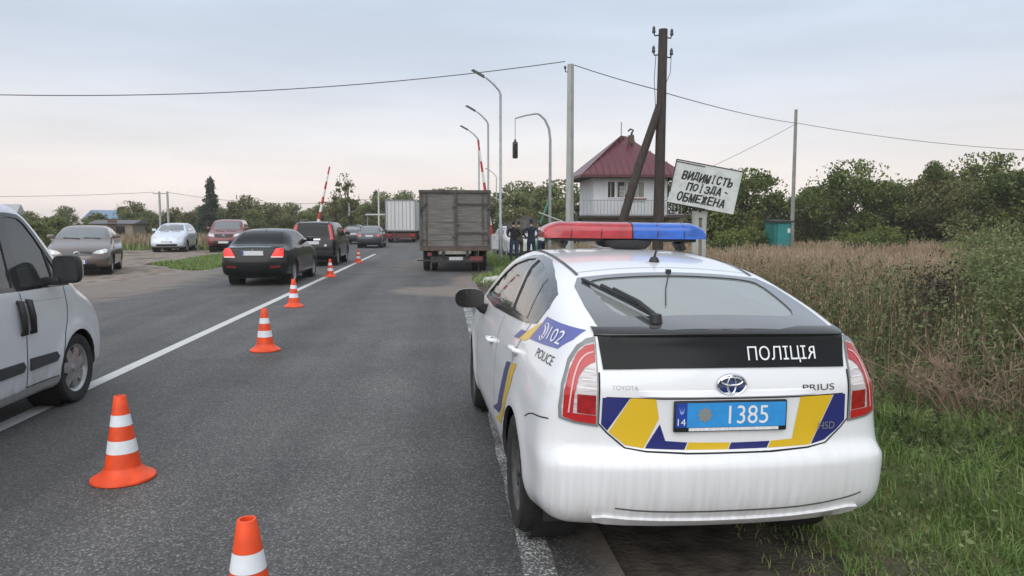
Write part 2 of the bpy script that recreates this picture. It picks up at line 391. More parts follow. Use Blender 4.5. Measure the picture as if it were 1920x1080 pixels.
def build_shell(body, n, paint, parent, windows=(), arches=(), thick=.022, name='body_shell', ang=32):
    """the painted shell: hollow when it has windows to look through, with wheel arches cut out"""
    V, F = body.shell(*n); cut = MB()
    F = [tuple(f) for f in F]; idx = [0]*len(F)
    q = np.array(F); vol = np.einsum('ij,ij->i', V[q[:, 0]], np.cross(V[q[:, 1]], V[q[:, 2]])+np.cross(V[q[:, 2]], V[q[:, 3]])).sum()
    if vol < 0: F = [f[::-1] for f in F]
    if windows:
        k = len(V); Vi = V-body.normal(V)*thick; V = np.vstack([V, Vi]); F2 = [tuple(i+k for i in f[::-1]) for f in F]; idx += [1]*len(F2); F = F+F2
    o = obj(name, V, F, [paint, INTERIOR], parent, None, idx)
    for pl, ol, d0, d1 in windows: cut.prism([tuple(p) for p in ol], d0, d1, {'S': 'X', 'T': 'Z', 'E': 'Y'}[pl])
    for yc, zc, r, x0 in arches:
        for sg in (-1, 1):
            ring = [(yc+r*math.cos(2*math.pi*i/28), zc+r*math.sin(2*math.pi*i/28)) for i in range(28)]
            cut.prism(ring, sg*x0, sg*(body.hw+.4))
    if cut.V:
        c = cut.build('cutter', [INTERIOR, INTERIOR], parent); c.data.polygons.foreach_set('material_index', np.ones(len(c.data.polygons), np.int32))
        md = o.modifiers.new('cut', 'BOOLEAN'); md.object = c; md.operation = 'DIFFERENCE'; md.solver = 'EXACT'
        dg = bpy.context.evaluated_depsgraph_get(); dg.update(); me = bpy.data.meshes.new_from_object(o.evaluated_get(dg))
        o.modifiers.clear(); old = o.data; o.data = me; me.name = name; bpy.data.meshes.remove(old); cm = c.data; bpy.data.objects.remove(c); bpy.data.meshes.remove(cm)
    o.data.shade_smooth(); o.data.set_sharp_from_angle(angle=R(ang)); return o
def wheel(parent, x, y, r, w, rim, spokes=5, ns=28, dark=RUBBER, backing=DARK_GAP, rimr=.66, star=.05):
    """tyre as the wheel part with its rim as a sub-part; outer face towards the sign of x"""
    sg = 1 if x > 0 else -1; b = MB(); h = w/2
    b.lathe([(r*rimr, -h*.75), (r*.86, -h*.98), (r*.95, -h*.9), (r, -h*.62), (r, -h*.12), (r*.985, -h*.08), (r*.985, h*.08), (r, h*.12), (r, h*.62), (r*.95, h*.9), (r*.86, h*.98), (r*rimr, h*.75)], axis='X', n=ns)
    t = b.build('wheel', dark, parent, 40); t.location = (x, y, r); rr = r*rimr
    b = MB(); f = h*.62*sg
    b.lathe([(rr*1.01, h*.78*sg), (rr*.9, f), (rr*.86, f-.03*sg)], axis='X', n=ns)
    b.lathe([(rr*.16, f+.012*sg), (.001, f+.016*sg)], axis='X', n=12); b.lathe([(rr*.2, f-.03*sg), (rr*.16, f+.012*sg)], axis='X', n=12)
    for k in range(spokes):
        a = 2*math.pi*k/spokes+.3; ca, sa = math.cos(a), math.sin(a); V = []
        for q, wd, xx in ((rr*.12, star*1.1*rr/.2, f), (rr*.9, star*.9*rr/.2, f-.006*sg)):
            for e in (-1, 1):
                for d in (0, -.025*sg): V.append((xx+d, q*ca-e*wd*sa, q*sa+e*wd*ca))
        b.add(V, [(0, 2, 6, 4), (1, 5, 7, 3), (0, 4, 5, 1), (2, 3, 7, 6), (4, 6, 7, 5), (0, 1, 3, 2)])
    b.build('rim', rim, t, 40)
    part('brake_disc', backing, t, lambda q: q.lathe([(rr, f-.035*sg), (.001, f-.035*sg)], axis='X', n=ns))
    return t
def liner(parent, y, z, r, x0, x1):
    for sg in (-1, 1):
        part('wheel_arch_liner', DARK_GAP, parent, lambda b: b.lathe([(.01, sg*x0), (r, sg*x0), (r, sg*x1)], c=(0, y, z), axis='X', n=24))
def mirror_pts(p): return [(-a, b) for a, b in p]
# ================================================================ ground, road, markings
def noise1(x, seed, amp, f):
    r = np.random.default_rng(seed); ph = r.uniform(0, 6.28, 6); return amp*sum(np.sin(x*f*(1+.83*i)+ph[i])/(1+i*.7) for i in range(6))/2.2
def ground_z(X, Y):
    X = np.asarray(X, float); Y = np.asarray(Y, float)
    z = -.03+0*X
    r = np.clip((X-2.1)/2.2, 0, 1); z = z-.10*r*r*(3-2*r)+np.clip((X-6)/14, 0, 1)*.12
    off = np.clip(np.maximum(X-2.2, -9.5-X)/2, 0, 1)
    z = z+off*(.035*np.sin(X*1.3+np.sin(Y*.7)*1.1)*np.sin(Y*.9+.4)+.02*np.sin(X*3.1+Y*2.3))
    return z+np.clip((X-.9)/.5, 0, 1)*np.clip((2.4-X)/.4, 0, 1)*.017
def ground_material():
    m = bpy.data.materials.new('verge soil and grass'); m.use_nodes = True; n = m.node_tree.nodes; l = m.node_tree.links; b = n['Principled BSDF']; b.inputs['Roughness'].default_value = .95; b.inputs['Specular IOR Level'].default_value = .15
    t = n.new('ShaderNodeTexCoord'); cur = None
    def nse(sc, det=6):
        q = n.new('ShaderNodeTexNoise'); q.inputs['Scale'].default_value = sc; q.inputs['Detail'].default_value = det; l.new(t.outputs['Object'], q.inputs['Vector']); return q.outputs['Fac']
    def rp(f, a, b_, lo, hi):
        q = n.new('ShaderNodeValToRGB'); q.color_ramp.elements[0].position = lo; q.color_ramp.elements[1].position = hi; q.color_ramp.elements[0].color = (*a, 1); q.color_ramp.elements[1].color = (*b_, 1); l.new(f, q.inputs[0]); return q.outputs[0]
    soil = rp(nse(9), (.055, .045, .034), (.12, .10, .075), .3, .7); grass = rp(nse(3.5), (.055, .075, .022), (.12, .115, .045), .35, .65)
    mi = n.new('ShaderNodeMix'); mi.data_type = 'RGBA'; f = rp(nse(.55), (0, 0, 0), (1, 1, 1), .38, .52); l.new(f, mi.inputs[0]); l.new(soil, mi.inputs['A']); l.new(grass, mi.inputs['B'])
    l.new(mi.outputs['Result'], b.inputs['Base Color'])
    bp = n.new('ShaderNodeBump'); bp.inputs['Strength'].default_value = .6; bp.inputs['Distance'].default_value = .03; l.new(nse(25), bp.inputs['Height']); l.new(bp.outputs[0], b.inputs['Normal']); return m
gx = np.unique(np.concatenate([np.linspace(-400, -40, 19), np.linspace(-40, -10, 31), np.linspace(-10, 1, 12), np.linspace(1, 14, 66), np.linspace(14, 40, 27), np.linspace(40, 400, 19)]))
gy = np.unique(np.concatenate([np.linspace(-60, -4, 15), np.linspace(-4, 16, 81), np.linspace(16, 60, 45), np.linspace(60, 150, 31), np.linspace(150, 900, 16)]))
GX, GY = np.meshgrid(gx, gy, indexing='ij'); GZ = ground_z(GX, GY); nyy = len(gy)
ii, jj = np.meshgrid(np.arange(len(gx)-1), np.arange(nyy-1), indexing='ij'); a = (ii*nyy+jj).ravel()
g = bpy.data.objects.new('ground', fast_mesh('ground', np.stack([GX, GY, GZ], -1).reshape(-1, 3), np.stack([a, a+nyy, a+nyy+1, a+1], 1), ground_material(), smooth=True)); link(g); tag(g, kind='structure')
def sheet(name, left, right, ys, z, m, nx=10):
    """a strip of surface between two edge curves x=left(y), x=right(y)"""
    V = []; F = []
    for y in ys:
        a_, b_ = left(y), right(y)
        for i in range(nx+1): V.append((a_+(b_-a_)*i/nx, y, z))
    k = nx+1
    for j in range(len(ys)-1):
        for i in range(nx): F.append((j*k+i, j*k+i+1, (j+1)*k+i+1, (j+1)*k+i))
    return tag(obj(name, V, F, m), kind='structure')
def asphalt_material():
    m = bpy.data.materials.new('worn asphalt'); m.use_nodes = True; n = m.node_tree.nodes; l = m.node_tree.links; b = n['Principled BSDF']; b.inputs['Specular IOR Level'].default_value = .35
    t = n.new('ShaderNodeTexCoord')
    def nse(sc, det=4, st=None, rough=.5, out='Fac'):
        q = n.new('ShaderNodeTexNoise'); q.inputs['Scale'].default_value = sc; q.inputs['Detail'].default_value = det; q.inputs['Roughness'].default_value = rough
        if st:
            mp_ = n.new('ShaderNodeMapping'); mp_.inputs['Scale'].default_value = st; l.new(t.outputs['Object'], mp_.inputs[0]); l.new(mp_.outputs[0], q.inputs['Vector'])
        else: l.new(t.outputs['Object'], q.inputs['Vector'])
        return q.outputs[out]
    def rp(f, stops):
        q = n.new('ShaderNodeValToRGB'); e = q.color_ramp.elements
        for i, (p, c) in enumerate(stops):
            x = e[i] if i < 2 else e.new(p); x.position = p; x.color = (*c, 1) if len(c) == 3 else c
        l.new(f, q.inputs[0]); return q.outputs[0]
    def mixc(f, a_, b_, mode='MIX'):
        q = n.new('ShaderNodeMix'); q.data_type = 'RGBA'; q.blend_type = mode
        for s_, i in ((f, 0), (a_, 'A'), (b_, 'B')):
            if isinstance(s_, (int, float)): q.inputs[i].default_value = s_
            elif isinstance(s_, tuple): q.inputs[i].default_value = (*s_, 1)
            else: l.new(s_, q.inputs[i])
        return q.outputs['Result']
    vo = n.new('ShaderNodeTexVoronoi'); vo.inputs['Scale'].default_value = 105; l.new(t.outputs['Object'], vo.inputs['Vector'])
    sv = n.new('ShaderNodeSeparateColor'); l.new(vo.outputs['Color'], sv.inputs[0])
    stone = rp(sv.outputs[0], [(0, (.030, .030, .030)), (1, (.30, .29, .28)), (.45, (.070, .069, .067)), (.85, (.128, .125, .121))])
    base = mixc(.28, stone, rp(nse(210, 3), [(.3, (.050, .049, .048)), (.7, (.130, .127, .123))]))
    track = rp(nse(1.0, 5, (1.3, .06, 1)), [(.36, (.78, .78, .79)), (.64, (1.20, 1.195, 1.19))])
    blot = rp(nse(.9, 6), [(.32, (.88, .88, .89)), (.68, (1.12, 1.115, 1.10))])
    col = mixc(1., mixc(1., base, track, 'MULTIPLY'), blot, 'MULTIPLY')
    # thin cracks and a few darker repairs
    wv = n.new('ShaderNodeVectorMath'); wv.operation = 'MULTIPLY_ADD'; l.new(nse(1.4, 5, None, .5, 'Color'), wv.inputs[0]); wv.inputs[1].default_value = (.9, .9, 0); l.new(t.outputs['Object'], wv.inputs[2])
    ck = n.new('ShaderNodeTexVoronoi'); ck.feature = 'DISTANCE_TO_EDGE'; ck.inputs['Scale'].default_value = .42; l.new(wv.outputs[0], ck.inputs['Vector'])
    ckm = rp(ck.outputs['Distance'], [(.0, (1, 1, 1)), (.006, (0, 0, 0))]); ckn = rp(nse(.35, 3), [(.50, (0, 0, 0)), (.60, (.75, .75, .75))])
    col = mixc(mixc(1., ckm, ckn, 'MULTIPLY'), col, (.028, .027, .026))
    col = mixc(rp(nse(.22, 2, (1, .35, 1)), [(.56, (0, 0, 0)), (.60, (.30, .30, .30))]), col, (.055, .054, .053))
    # brown dust carried onto the lane from the verge
    sp = n.new('ShaderNodeSeparateXYZ'); l.new(t.outputs['Object'], sp.inputs[0])
    def math_(op, a_, b_=None, c_=None):
        q = n.new('ShaderNodeMath'); q.operation = op
        for i, s_ in enumerate((a_, b_, c_)):
            if s_ is None: continue
            if isinstance(s_, (int, float)): q.inputs[i].default_value = s_
            else: l.new(s_, q.inputs[i])
        return q.outputs[0]
    def blob(cx, cy, rx, ry):
        dx = math_('DIVIDE', math_('SUBTRACT', sp.outputs[0], cx), rx); dy = math_('DIVIDE', math_('SUBTRACT', sp.outputs[1], cy), ry)
        d = math_('ADD', math_('MULTIPLY', dx, dx), math_('MULTIPLY', dy, dy)); q = n.new('ShaderNodeMapRange'); q.interpolation_type = 'SMOOTHSTEP'; l.new(math_('ADD', d, math_('MULTIPLY', math_('SUBTRACT', nse(1.6, 5), .5), 1.6)), q.inputs[0]); q.inputs['From Min'].default_value = 1.15; q.inputs['From Max'].default_value = .25; return q.outputs[0]
    dust_or_sheen = math_('MAXIMUM', math_('MULTIPLY', blob(.4, 18.4, 1.9, 1.7), .8), math_('MULTIPLY', blob(1.0, 21, .9, 3.5), .85))
    dust_or_sheen = math_('MAXIMUM', dust_or_sheen, math_('MULTIPLY', blob(-9.2, 21, 2.6, 10), .85)); dust_or_sheen = math_('MAXIMUM', dust_or_sheen, math_('MULTIPLY', blob(1.15, 5, .55, 14), .7))
    dust_or_sheen = math_('MAXIMUM', dust_or_sheen, math_('MULTIPLY', blob(-.9, 30, 1.0, 6), .45))
    col = mixc(dust_or_sheen, col, rp(nse(14, 5), [(.3, (.175, .142, .118)), (.7, (.26, .218, .186))]))
    l.new(col, b.inputs['Base Color'])
    ro = n.new('ShaderNodeMapRange'); l.new(nse(.8, 4), ro.inputs[0]); ro.inputs['To Min'].default_value = .55; ro.inputs['To Max'].default_value = .85; l.new(ro.outputs[0], b.inputs['Roughness'])
    bp = n.new('ShaderNodeBump'); bp.inputs['Strength'].default_value = .75; bp.inputs['Distance'].default_value = .006; l.new(mixc(.5, sv.outputs[0], nse(140, 3)), bp.inputs['Height']); l.new(bp.outputs[0], b.inputs['Normal']); return m
ASPHALT = asphalt_material()
def left_edge(y): return -8.15-1.5*math.exp(-((y-19)/6.5)**2)+float(noise1(np.array(y), 3, .16, .9))
def right_edge(y): return .86+float(noise1(np.array(y), 5, .05, 1.7))
road_ys = np.concatenate([np.arange(-40, 60, .5), np.arange(60, 800, 20)])
sheet('road', left_edge, right_edge, road_ys, 0, ASPHALT, 14)
DIRT = mat('packed dirt', (.165, .135, .112), .95, spec=.15, col2=(.30, .255, .22), scale=2.6, detail=9, bump=.5, bscale=16, stretch=(1, .55, 1))
SHOULDER = mat('dark shoulder soil', (.042, .036, .030), .95, spec=.15, col2=(.115, .096, .078), scale=4.5, detail=9, bump=.8, bscale=30)
lot_ys = np.arange(9, 47, .4)
def lot_l(y): return -19.5+float(noise1(np.array(y), 8, .7, .5))+max(0, 14-y)*2.4
def lot_r(y):
    r = -7.6-max(0, 12-y)*.3
    if y > 27: r = -8.6-3.3*min(1, (y-27)/4)+float(noise1(np.array(y), 11, .35, 1.3))
    return min(r, -7.5)
sheet('dirt_lot', lot_l, lot_r, lot_ys, -.006, DIRT, 16)
sheet('shoulder', lambda y: .6, lambda y: 2.05+float(noise1(np.array(y), 21, .22, 1.9)), np.arange(-6, 60, .3), -.007, SHOULDER, 8)
def line_material(name, wear):
    m = bpy.data.materials.new(name); m.use_nodes = True; n = m.node_tree.nodes; l = m.node_tree.links; b = n['Principled BSDF']; b.inputs['Roughness'].default_value = .7
    t = n.new('ShaderNodeTexCoord'); a_ = n.new('ShaderNodeTexNoise'); a_.inputs['Scale'].default_value = 75; a_.inputs['Detail'].default_value = 4; l.new(t.outputs['Object'], a_.inputs['Vector'])
    c_ = n.new('ShaderNodeTexNoise'); c_.inputs['Scale'].default_value = 2.2; c_.inputs['Detail'].default_value = 5; l.new(t.outputs['Object'], c_.inputs['Vector'])
    ad = n.new('ShaderNodeMath'); ad.operation = 'MULTIPLY_ADD'; l.new(c_.outputs['Fac'], ad.inputs[0]); ad.inputs[1].default_value = .45; l.new(a_.outputs['Fac'], ad.inputs[2])
    rp = n.new('ShaderNodeValToRGB'); e = rp.color_ramp.elements; e[0].position = wear; e[1].position = wear+.1; e[0].color = (.10, .098, .095, 1); e[1].color = (.56, .56, .545, 1); l.new(ad.outputs[0], rp.inputs[0]); l.new(rp.outputs[0], b.inputs['Base Color']); return m
PAINT_LINE = line_material('worn white line paint', .50); PAINT_WORN = line_material('scuffed white line paint', .735)
sheet('centre_line', lambda y: -3.70, lambda y: -3.545, np.arange(-10, 40.1, .5), .004, PAINT_LINE, 1)
sheet('edge_line', lambda y: .37+float(noise1(np.array(y), 31, .008, 7)), lambda y: .525+float(noise1(np.array(y), 32, .012, 9)), np.concatenate([np.arange(-10, 16, .2)]), .004, PAINT_WORN, 1)
# ================================================================ police car
PRIUS_BODY = Body(outline=[(.16,.27),(.05,.34),(.015,.42),(.002,.52),(.0,.595),(.004,.622),(.055,.650),(.06,.662),(.062,.72),(.060,.88),(.06,.95),(.085,1.03),(.12,1.12),(.125,1.178),(.16,1.195),
 (.40,1.262),(.75,1.345),(1.05,1.412),(1.35,1.452),(1.75,1.482),(2.15,1.49),(2.5,1.475),(2.8,1.42),(3.2,1.23),(3.55,1.05),(3.75,.985),(4.05,.89),(4.3,.76),(4.43,.62),(4.48,.5),(4.47,.34),(4.40,.22),
 (3.9,.19),(2.2,.19),(.8,.20)],
 width=[(.15,.80),(.25,.845),(.4,.872),(.6,.875),(.8,.866),(.93,.848),(1.02,.815),(1.2,.735),(1.35,.66),(1.45,.60),(1.6,.52)],
 taper_r=[(.2,.07),(.6,.06),(.8,.085),(1.0,.14),(1.2,.20),(1.4,.16)], taper_f=[(.2,.10),(.6,.12),(1.0,.10),(1.4,.0)],
 bow_r=.13, bow_f=.32, crown=.06, kz=[(.2,.12),(.6,.14),(.75,.16),(1.0,.12),(1.2,.10),(1.45,.12)], flare=((.87,.33,.36,.012),(3.57,.33,.36,.012)))
def police_car():
    B = PRIUS_BODY
    o = empty('police_car', (1.26, 3.11, .0), .043, 'white police hatchback with red and blue roof light bar parked on the verge', 'car'); o.rotation_euler = (0, .0135, .043)
    YEL = mat('yellow decal', (.72, .47, .02), .35, coat=.4); BLU = mat('dark blue decal', (.018, .024, .16), .35, coat=.4); LBL = mat('violet blue decal', (.085, .095, .36), .35, coat=.4); LET = mat('white lettering film', (.78, .79, .80), .4); INK = mat('black lettering film', (.015, .015, .016), .4)
    RED = mat('red lamp lens', (.34, .010, .012), .12, coat=.8, var=.25, scale=30); RED2 = mat('bright red lamp lens', (.46, .014, .016), .12, coat=.8); CLEAR = mat('clear lamp lens', (.56, .52, .52), .12, coat=.9, var=.25, scale=22, stretch=(.4, .4, 3)); GREY = mat('lamp rim grey', (.22, .23, .23), .35, coat=.5)
    CLEARGLASS = glass('window glass', (.66, .70, .675), dust_or_sheen=.44, ior=2.2); SIDEGLASS = glass('side window glass', (.66, .70, .67))  # large diffuse share stands in for sky reflected on the rear pane
    dlo_f = [(2.86, 1.08), (2.95, 1.10), (2.62, 1.27), (2.38, 1.355), (2.06, 1.41), (1.83, 1.425), (1.70, 1.10), (2.2, 1.075)]
    dlo_r = [(1.62, 1.10), (1.745, 1.42), (1.52, 1.405), (1.22, 1.365), (.98, 1.315), (.83, 1.27), (.79, 1.22), (.86, 1.145), (1.02, 1.125), (1.3, 1.11)]
    rear_t = [(-.43, .885), (-.22, .895), (0, .90), (.22, .895), (.43, .885), (.485, .82), (.475, .56), (.45, .36), (.37, .305), (0, .295), (-.37, .305), (-.45, .36), (-.475, .56), (-.485, .82)]
    shield = [(-.52, 2.80), (.52, 2.80), (.66, 3.28), (.40, 3.44), (0, 3.50), (-.40, 3.44), (-.66, 3.28)]
    build_shell(B, (110, 44, 38), WHITE_PAINT, o, [('S', dlo_f, -1.3, 1.3), ('S', dlo_r, -1.3, 1.3), ('T', chaikin(rear_t, 1), 1.0, 1.8), ('T', chaikin(shield, 1), .95, 1.8)], [(.87, .315, .352, .62), (3.57, .315, .352, .62)], ang=58)
    for pl in 'LR':
        frame = [(3.05, 1.055), (2.66, 1.29), (2.40, 1.38), (2.05, 1.437), (1.83, 1.447), (1.50, 1.43), (1.20, 1.387), (.96, 1.335), (.79, 1.285), (.745, 1.22), (.82, 1.125), (1.05, 1.098), (1.7, 1.068), (2.4, 1.04)]
        patch(B, pl, frame, 'window_frame', GLOSS_BLACK, o, .003, .045, holes=[dlo_f, dlo_r], thick=.004)
        patch(B, pl, dlo_f, 'side_window', SIDEGLASS, o, -.006, .06); patch(B, pl, dlo_r, 'side_window', SIDEGLASS, o, -.006, .06)
        strip(B, pl, [(1.16, 1.37), (1.13, 1.12)], .025, 'quarter_window_bar', GLOSS_BLACK, o, .001)
        strip(B, pl, [(1.78, 1.05), (1.72, .70), (1.75, .34)], .007, 'gap_or_crease_shade', DARK_GAP, o, smooth=2)
        strip(B, pl, [(2.95, 1.03), (3.05, .7), (2.93, .34)], .007, 'gap_or_crease_shade', DARK_GAP, o, smooth=2)
        strip(B, pl, [(.93, 1.11), (1.02, .95), (1.10, .72), (1.30, .48), (1.36, .34)], .007, 'gap_or_crease_shade', DARK_GAP, o, smooth=2)
        strip(B, pl, [(1.36, .335), (2.2, .325), (2.95, .335)], .007, 'gap_or_crease_shade', DARK_GAP, o)
        strip(B, pl, [(.215, .775), (.30, .765), (.44, .745), (.555, .70)], .006, 'gap_or_crease_shade', DARK_GAP, o, smooth=1)
        for yy, zz in ((1.02, .945), (2.05, .845)):
            hb = MB(); q = B.on(pl, [(yy-.10, zz+.012), (yy, zz+.006), (yy+.10, zz)]); nn = B.normal(q); hb.tube([q[0], q[0]+nn[0]*.03, q[1]+nn[1]*.036, q[2]+nn[2]*.03, q[2]], .014, 8)
            hb.build('door_handle', WHITE_PAINT, o, 60)
            patch(B, pl, [(yy-.07, zz-.028), (yy+.07, zz-.034), (yy+.07, zz+.018), (yy-.07, zz+.03)], 'handle_recess', mat('recess grey', (.35, .35, .36), .5), o, .0015, smooth=2)
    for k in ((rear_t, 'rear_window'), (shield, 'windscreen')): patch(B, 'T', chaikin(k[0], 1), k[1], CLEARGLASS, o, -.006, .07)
    hatch_glass = [(-.515, .935), (-.25, .955), (0, .96), (.25, .955), (.515, .935), (.56, .80), (.572, .5), (.568, .30), (.562, .215), (.3, .155), (0, .145), (-.3, .155), (-.562, .215), (-.568, .30), (-.572, .5), (-.56, .80)]
    patch(B, 'T', hatch_glass, 'rear_window_border', mat('black glass with painted sky sheen', (.075, .077, .081), .10, spec=.9, coat=.9), o, .002, .04, holes=[chaikin(rear_t, 1)], thick=.003)  # grey base colour paints reflected sky into the black border
    # tailgate: black lower glass, spoiler lip, added shadow bar, stripes
    patch(B, 'B', [(-.588, 1.172), (-.3, 1.177), (.3, 1.177), (.588, 1.172), (.570, 1.012), (.3, 1.02), (0, 1.022), (-.3, 1.02), (-.570, 1.012)], 'tailgate_glass', mat('tailgate black glass', (.010, .0105, .011), .2, spec=.22), o, .006, .025, thick=.004)
    V = []; F = []; xs = np.linspace(-.60, .60, 31); P = B.on('B', [(x, 1.168-.010*(x/.59)**2) for x in xs])
    for p in P:
        for dy, dz in ((.012, -.016), (-.010, -.012), (-.016, .002), (-.008, .012), (.06, .030)): V.append((p[0], p[1]+dy, p[2]+dz))
    for i in range(30):
        for k in range(4): F.append((i*5+k, (i+1)*5+k, (i+1)*5+k+1, i*5+k+1))
    obj('spoiler', V, [f[::-1] for f in F], GLOSS_BLACK, o, 50)
    V = []; F = []; xs = np.linspace(-.42, .42, 25); P = B.on('B', [(x, .902) for x in xs])
    for p, x in zip(P, xs):
        d = .016*(1-(abs(x)/.42)**6)
        for dy, dz in ((.01, .03), (-d*.5, .02), (-d, -.002), (.01, -.012)): V.append((p[0], p[1]+dy, p[2]+dz))
    for i in range(24):
        for k in range(3): F.append((i*4+k, i*4+k+1, (i+1)*4+k+1, (i+1)*4+k))
    obj('plate_shadow_bar', V, [f[::-1] for f in F], WHITE_PAINT, o, 40)  # bar added above the plate for its shadow, in place of a recess
    strip(B, 'B', [(-.588, 1.0), (-.592, .775), (-.555, .735), (-.475, .668), (-.38, .652), (-.2, .645), (.2, .645), (.38, .652), (.475, .668), (.555, .735), (.592, .775), (.588, 1.0)], .007, 'gap_or_crease_shade', DARK_GAP, o, .0025)
    strip(B, 'B', [(-.56, .893), (-.3, .889), (.3, .889), (.56, .893)], .006, 'gap_or_crease_shade', DARK_GAP, o, .0015)  # dark line paints the shadow under the tailgate crease
    for i, (c, ol) in enumerate([(BLU, [(-.576, .892), (-.456, .892), (-.553, .744), (-.58, .772)]), (YEL, [(-.452, .892), (-.342, .888), (-.327, .80), (-.392, .666), (-.472, .680), (-.547, .738)]), (BLU, [(-.322, .775), (-.295, .700), (-.195, .692), (-.209, .659), (-.387, .666)]),
                                (YEL, [(-.190, .692), (.003, .688), (-.010, .657), (-.204, .659)]), (BLU, [(.008, .688), (.192, .690), (.178, .659), (-.005, .657)]), (YEL, [(.197, .690), (.302, .696), (.336, .888), (.505, .890), (.395, .664), (.183, .659)]), (BLU, [(.510, .890), (.572, .891), (.575, .768), (.535, .728), (.470, .682), (.400, .665)])]):
        patch(B, 'B', ol, 'rear_stripe', c, o, .0022, .03)
    lettering(B, 'B', 'ПОЛІЦІЯ', (.252, 1.075), .335, .074, 'lettering', LET, o, .013, bold=.0)
    lettering(B, 'B', 'TOYOTA', (-.478, .937), .115, .019, 'lettering', mat('badge chrome', (.45, .46, .47), .3, .8), o, .003)
    lettering(B, 'B', 'PRIUS', (.428, .928), .165, .028, 'lettering', mat('badge dark chrome', (.10, .10, .11), .3, .6), o, .003, bold=.008)
    lettering(B, 'B', 'HSD', (.468, .752), .085, .034, 'lettering', mat('badge grey chrome', (.34, .34, .34), .35, .5), o, .016, bold=.01)
    # emblem: blue oval with three chrome ovals
    e = patch(B, 'B', [(.066*math.cos(t)-.003, .951+.046*math.sin(t)) for t in np.linspace(0, 6.283, 28)[:-1]], 'emblem', mat('emblem blue', (.01, .03, .13), .15, coat=.8), o, .010, .02, thick=.003)
    yc = float(B.on('B', [(0, .951)])[0][1])-.013
    for (cx, cz, a, b, r) in ((-.003, .951, .066, .046, .006), (-.003, .968, .050, .018, .0055), (-.003, .953, .019, .040, .005)):
        hb = MB(); L = np.linspace(0, 2*math.pi, 29); hb.tube([(cx+a*math.cos(t), yc+.03*a*abs(math.cos(t)), cz+b*math.sin(t)) for t in L], r, 6, cap=False); hb.build('emblem_ring', CHROME, e, 60)
    # number plate
    yp = float(B.on('B', [(0, .81)])[0][1])-.006; px0, px1, pz0, pz1 = -.266, .262, .742, .882
    pl = part('number_plate', mat('plate surround', (.015, .016, .02), .4), o, lambda b: b.box(((px0+px1)/2, yp, (pz0+pz1)/2), (px1-px0, .018, pz1-pz0), bev=.008), 40)
    f = yp-.0095
    def flat(name, m, pts, d=0.0): return obj(name, [(x, f-d, z) for x, z in pts], [tuple(range(len(pts)))], m, pl)
    PB = mat('plate light blue', (.035, .29, .68), .35, var=.06, scale=20); PD = mat('plate dark blue', (.02, .06, .33), .35)
    flat('plate_face', PB, [(-.207, .764), (.254, .764), (.254, .874), (-.207, .874)], .001); flat('country_strip', PD, [(-.258, .764), (-.207, .764), (-.207, .874), (-.258, .874)], .001)
    flat('dealer_strip', mat('plate strip white', (.72, .73, .75), .4, var=.15, scale=60, stretch=(3, 1, 1)), [(-.198, .748), (.222, .748), (.222, .762), (-.198, .762)], .0012)
    for s, c, w, h, m in (('1385', (.078, .819), .185, .082, LET), ('14', (-.232, .789), .036, .03, LET)):
        V, Fx = text_geo(s, .0); obj('plate_characters', [(c[0]+v[0]*w, f-.0022, c[1]+v[1]*h) for v in V], Fx, m, pl)
    star = [(-.125+(.036 if i % 2 == 0 else .027)*math.cos(i*math.pi/8), .82+(.036 if i % 2 == 0 else .027)*math.sin(i*math.pi/8)) for i in range(16)]
    flat('plate_star', mat('plate star silver', (.38, .42, .44), .3, .5), star, .0022)
    flat('trident', mat('trident light blue', (.25, .38, .75), .4), [(-.245, .858), (-.241, .83), (-.232, .822), (-.223, .83), (-.219, .858), (-.226, .838), (-.2305, .834), (-.232, .86), (-.2335, .834), (-.238, .838)], .0022)
    # tail lamps
    for sg, nm in ((-1, 'L'), (1, 'R')):
        M = (lambda p: p) if sg < 0 else mirror_pts
        rim = [(-.594, 1.150), (-.630, 1.138), (-.668, 1.108), (-.708, 1.045), (-.744, .94), (-.758, .84), (-.757, .790), (-.70, .774), (-.592, .760)]
        lamp = patch(B, 'B', M(rim), 'tail_lamp', GREY, o, .006, .03, thick=.004)
        patch(B, 'B', M([(-.598, 1.128), (-.634, 1.116), (-.664, 1.088), (-.700, 1.03), (-.734, .93), (-.744, .84), (-.743, .797), (-.69, .784), (-.600, .772)]), 'lens', CLEAR, lamp, .0075, .03)
        patch(B, 'B', M([(-.600, 1.122), (-.636, 1.108), (-.668, 1.075), (-.706, 1.00), (-.732, .91), (-.740, .80), (-.69, .785), (-.602, .774), (-.602, .812), (-.700, .82), (-.694, .90), (-.674, .975), (-.648, 1.015), (-.620, 1.035), (-.601, 1.042)]), 'red_lens', RED2, lamp, .0105, .025)
        strip(B, 'B', M([(-.604, 1.085), (-.64, 1.07), (-.675, 1.02), (-.703, .93), (-.716, .82)]), .006, 'light_guide', mat('pale pink light guide', (.72, .45, .44), .2), lamp, .013, smooth=2)
        patch(B, 'B', M([(-.604, .815), (-.683, .822), (-.682, .905), (-.604, .902)]), 'red_lens', RED, lamp, .010, .02)
        for zz in (.93, .965, 1.0): strip(B, 'B', M([(-.606, zz), (-.672+(zz-.93)*.35, zz+.003)]), .004, 'lens_rib', mat('lens rib', (.85, .86, .88), .2), lamp, .0105)
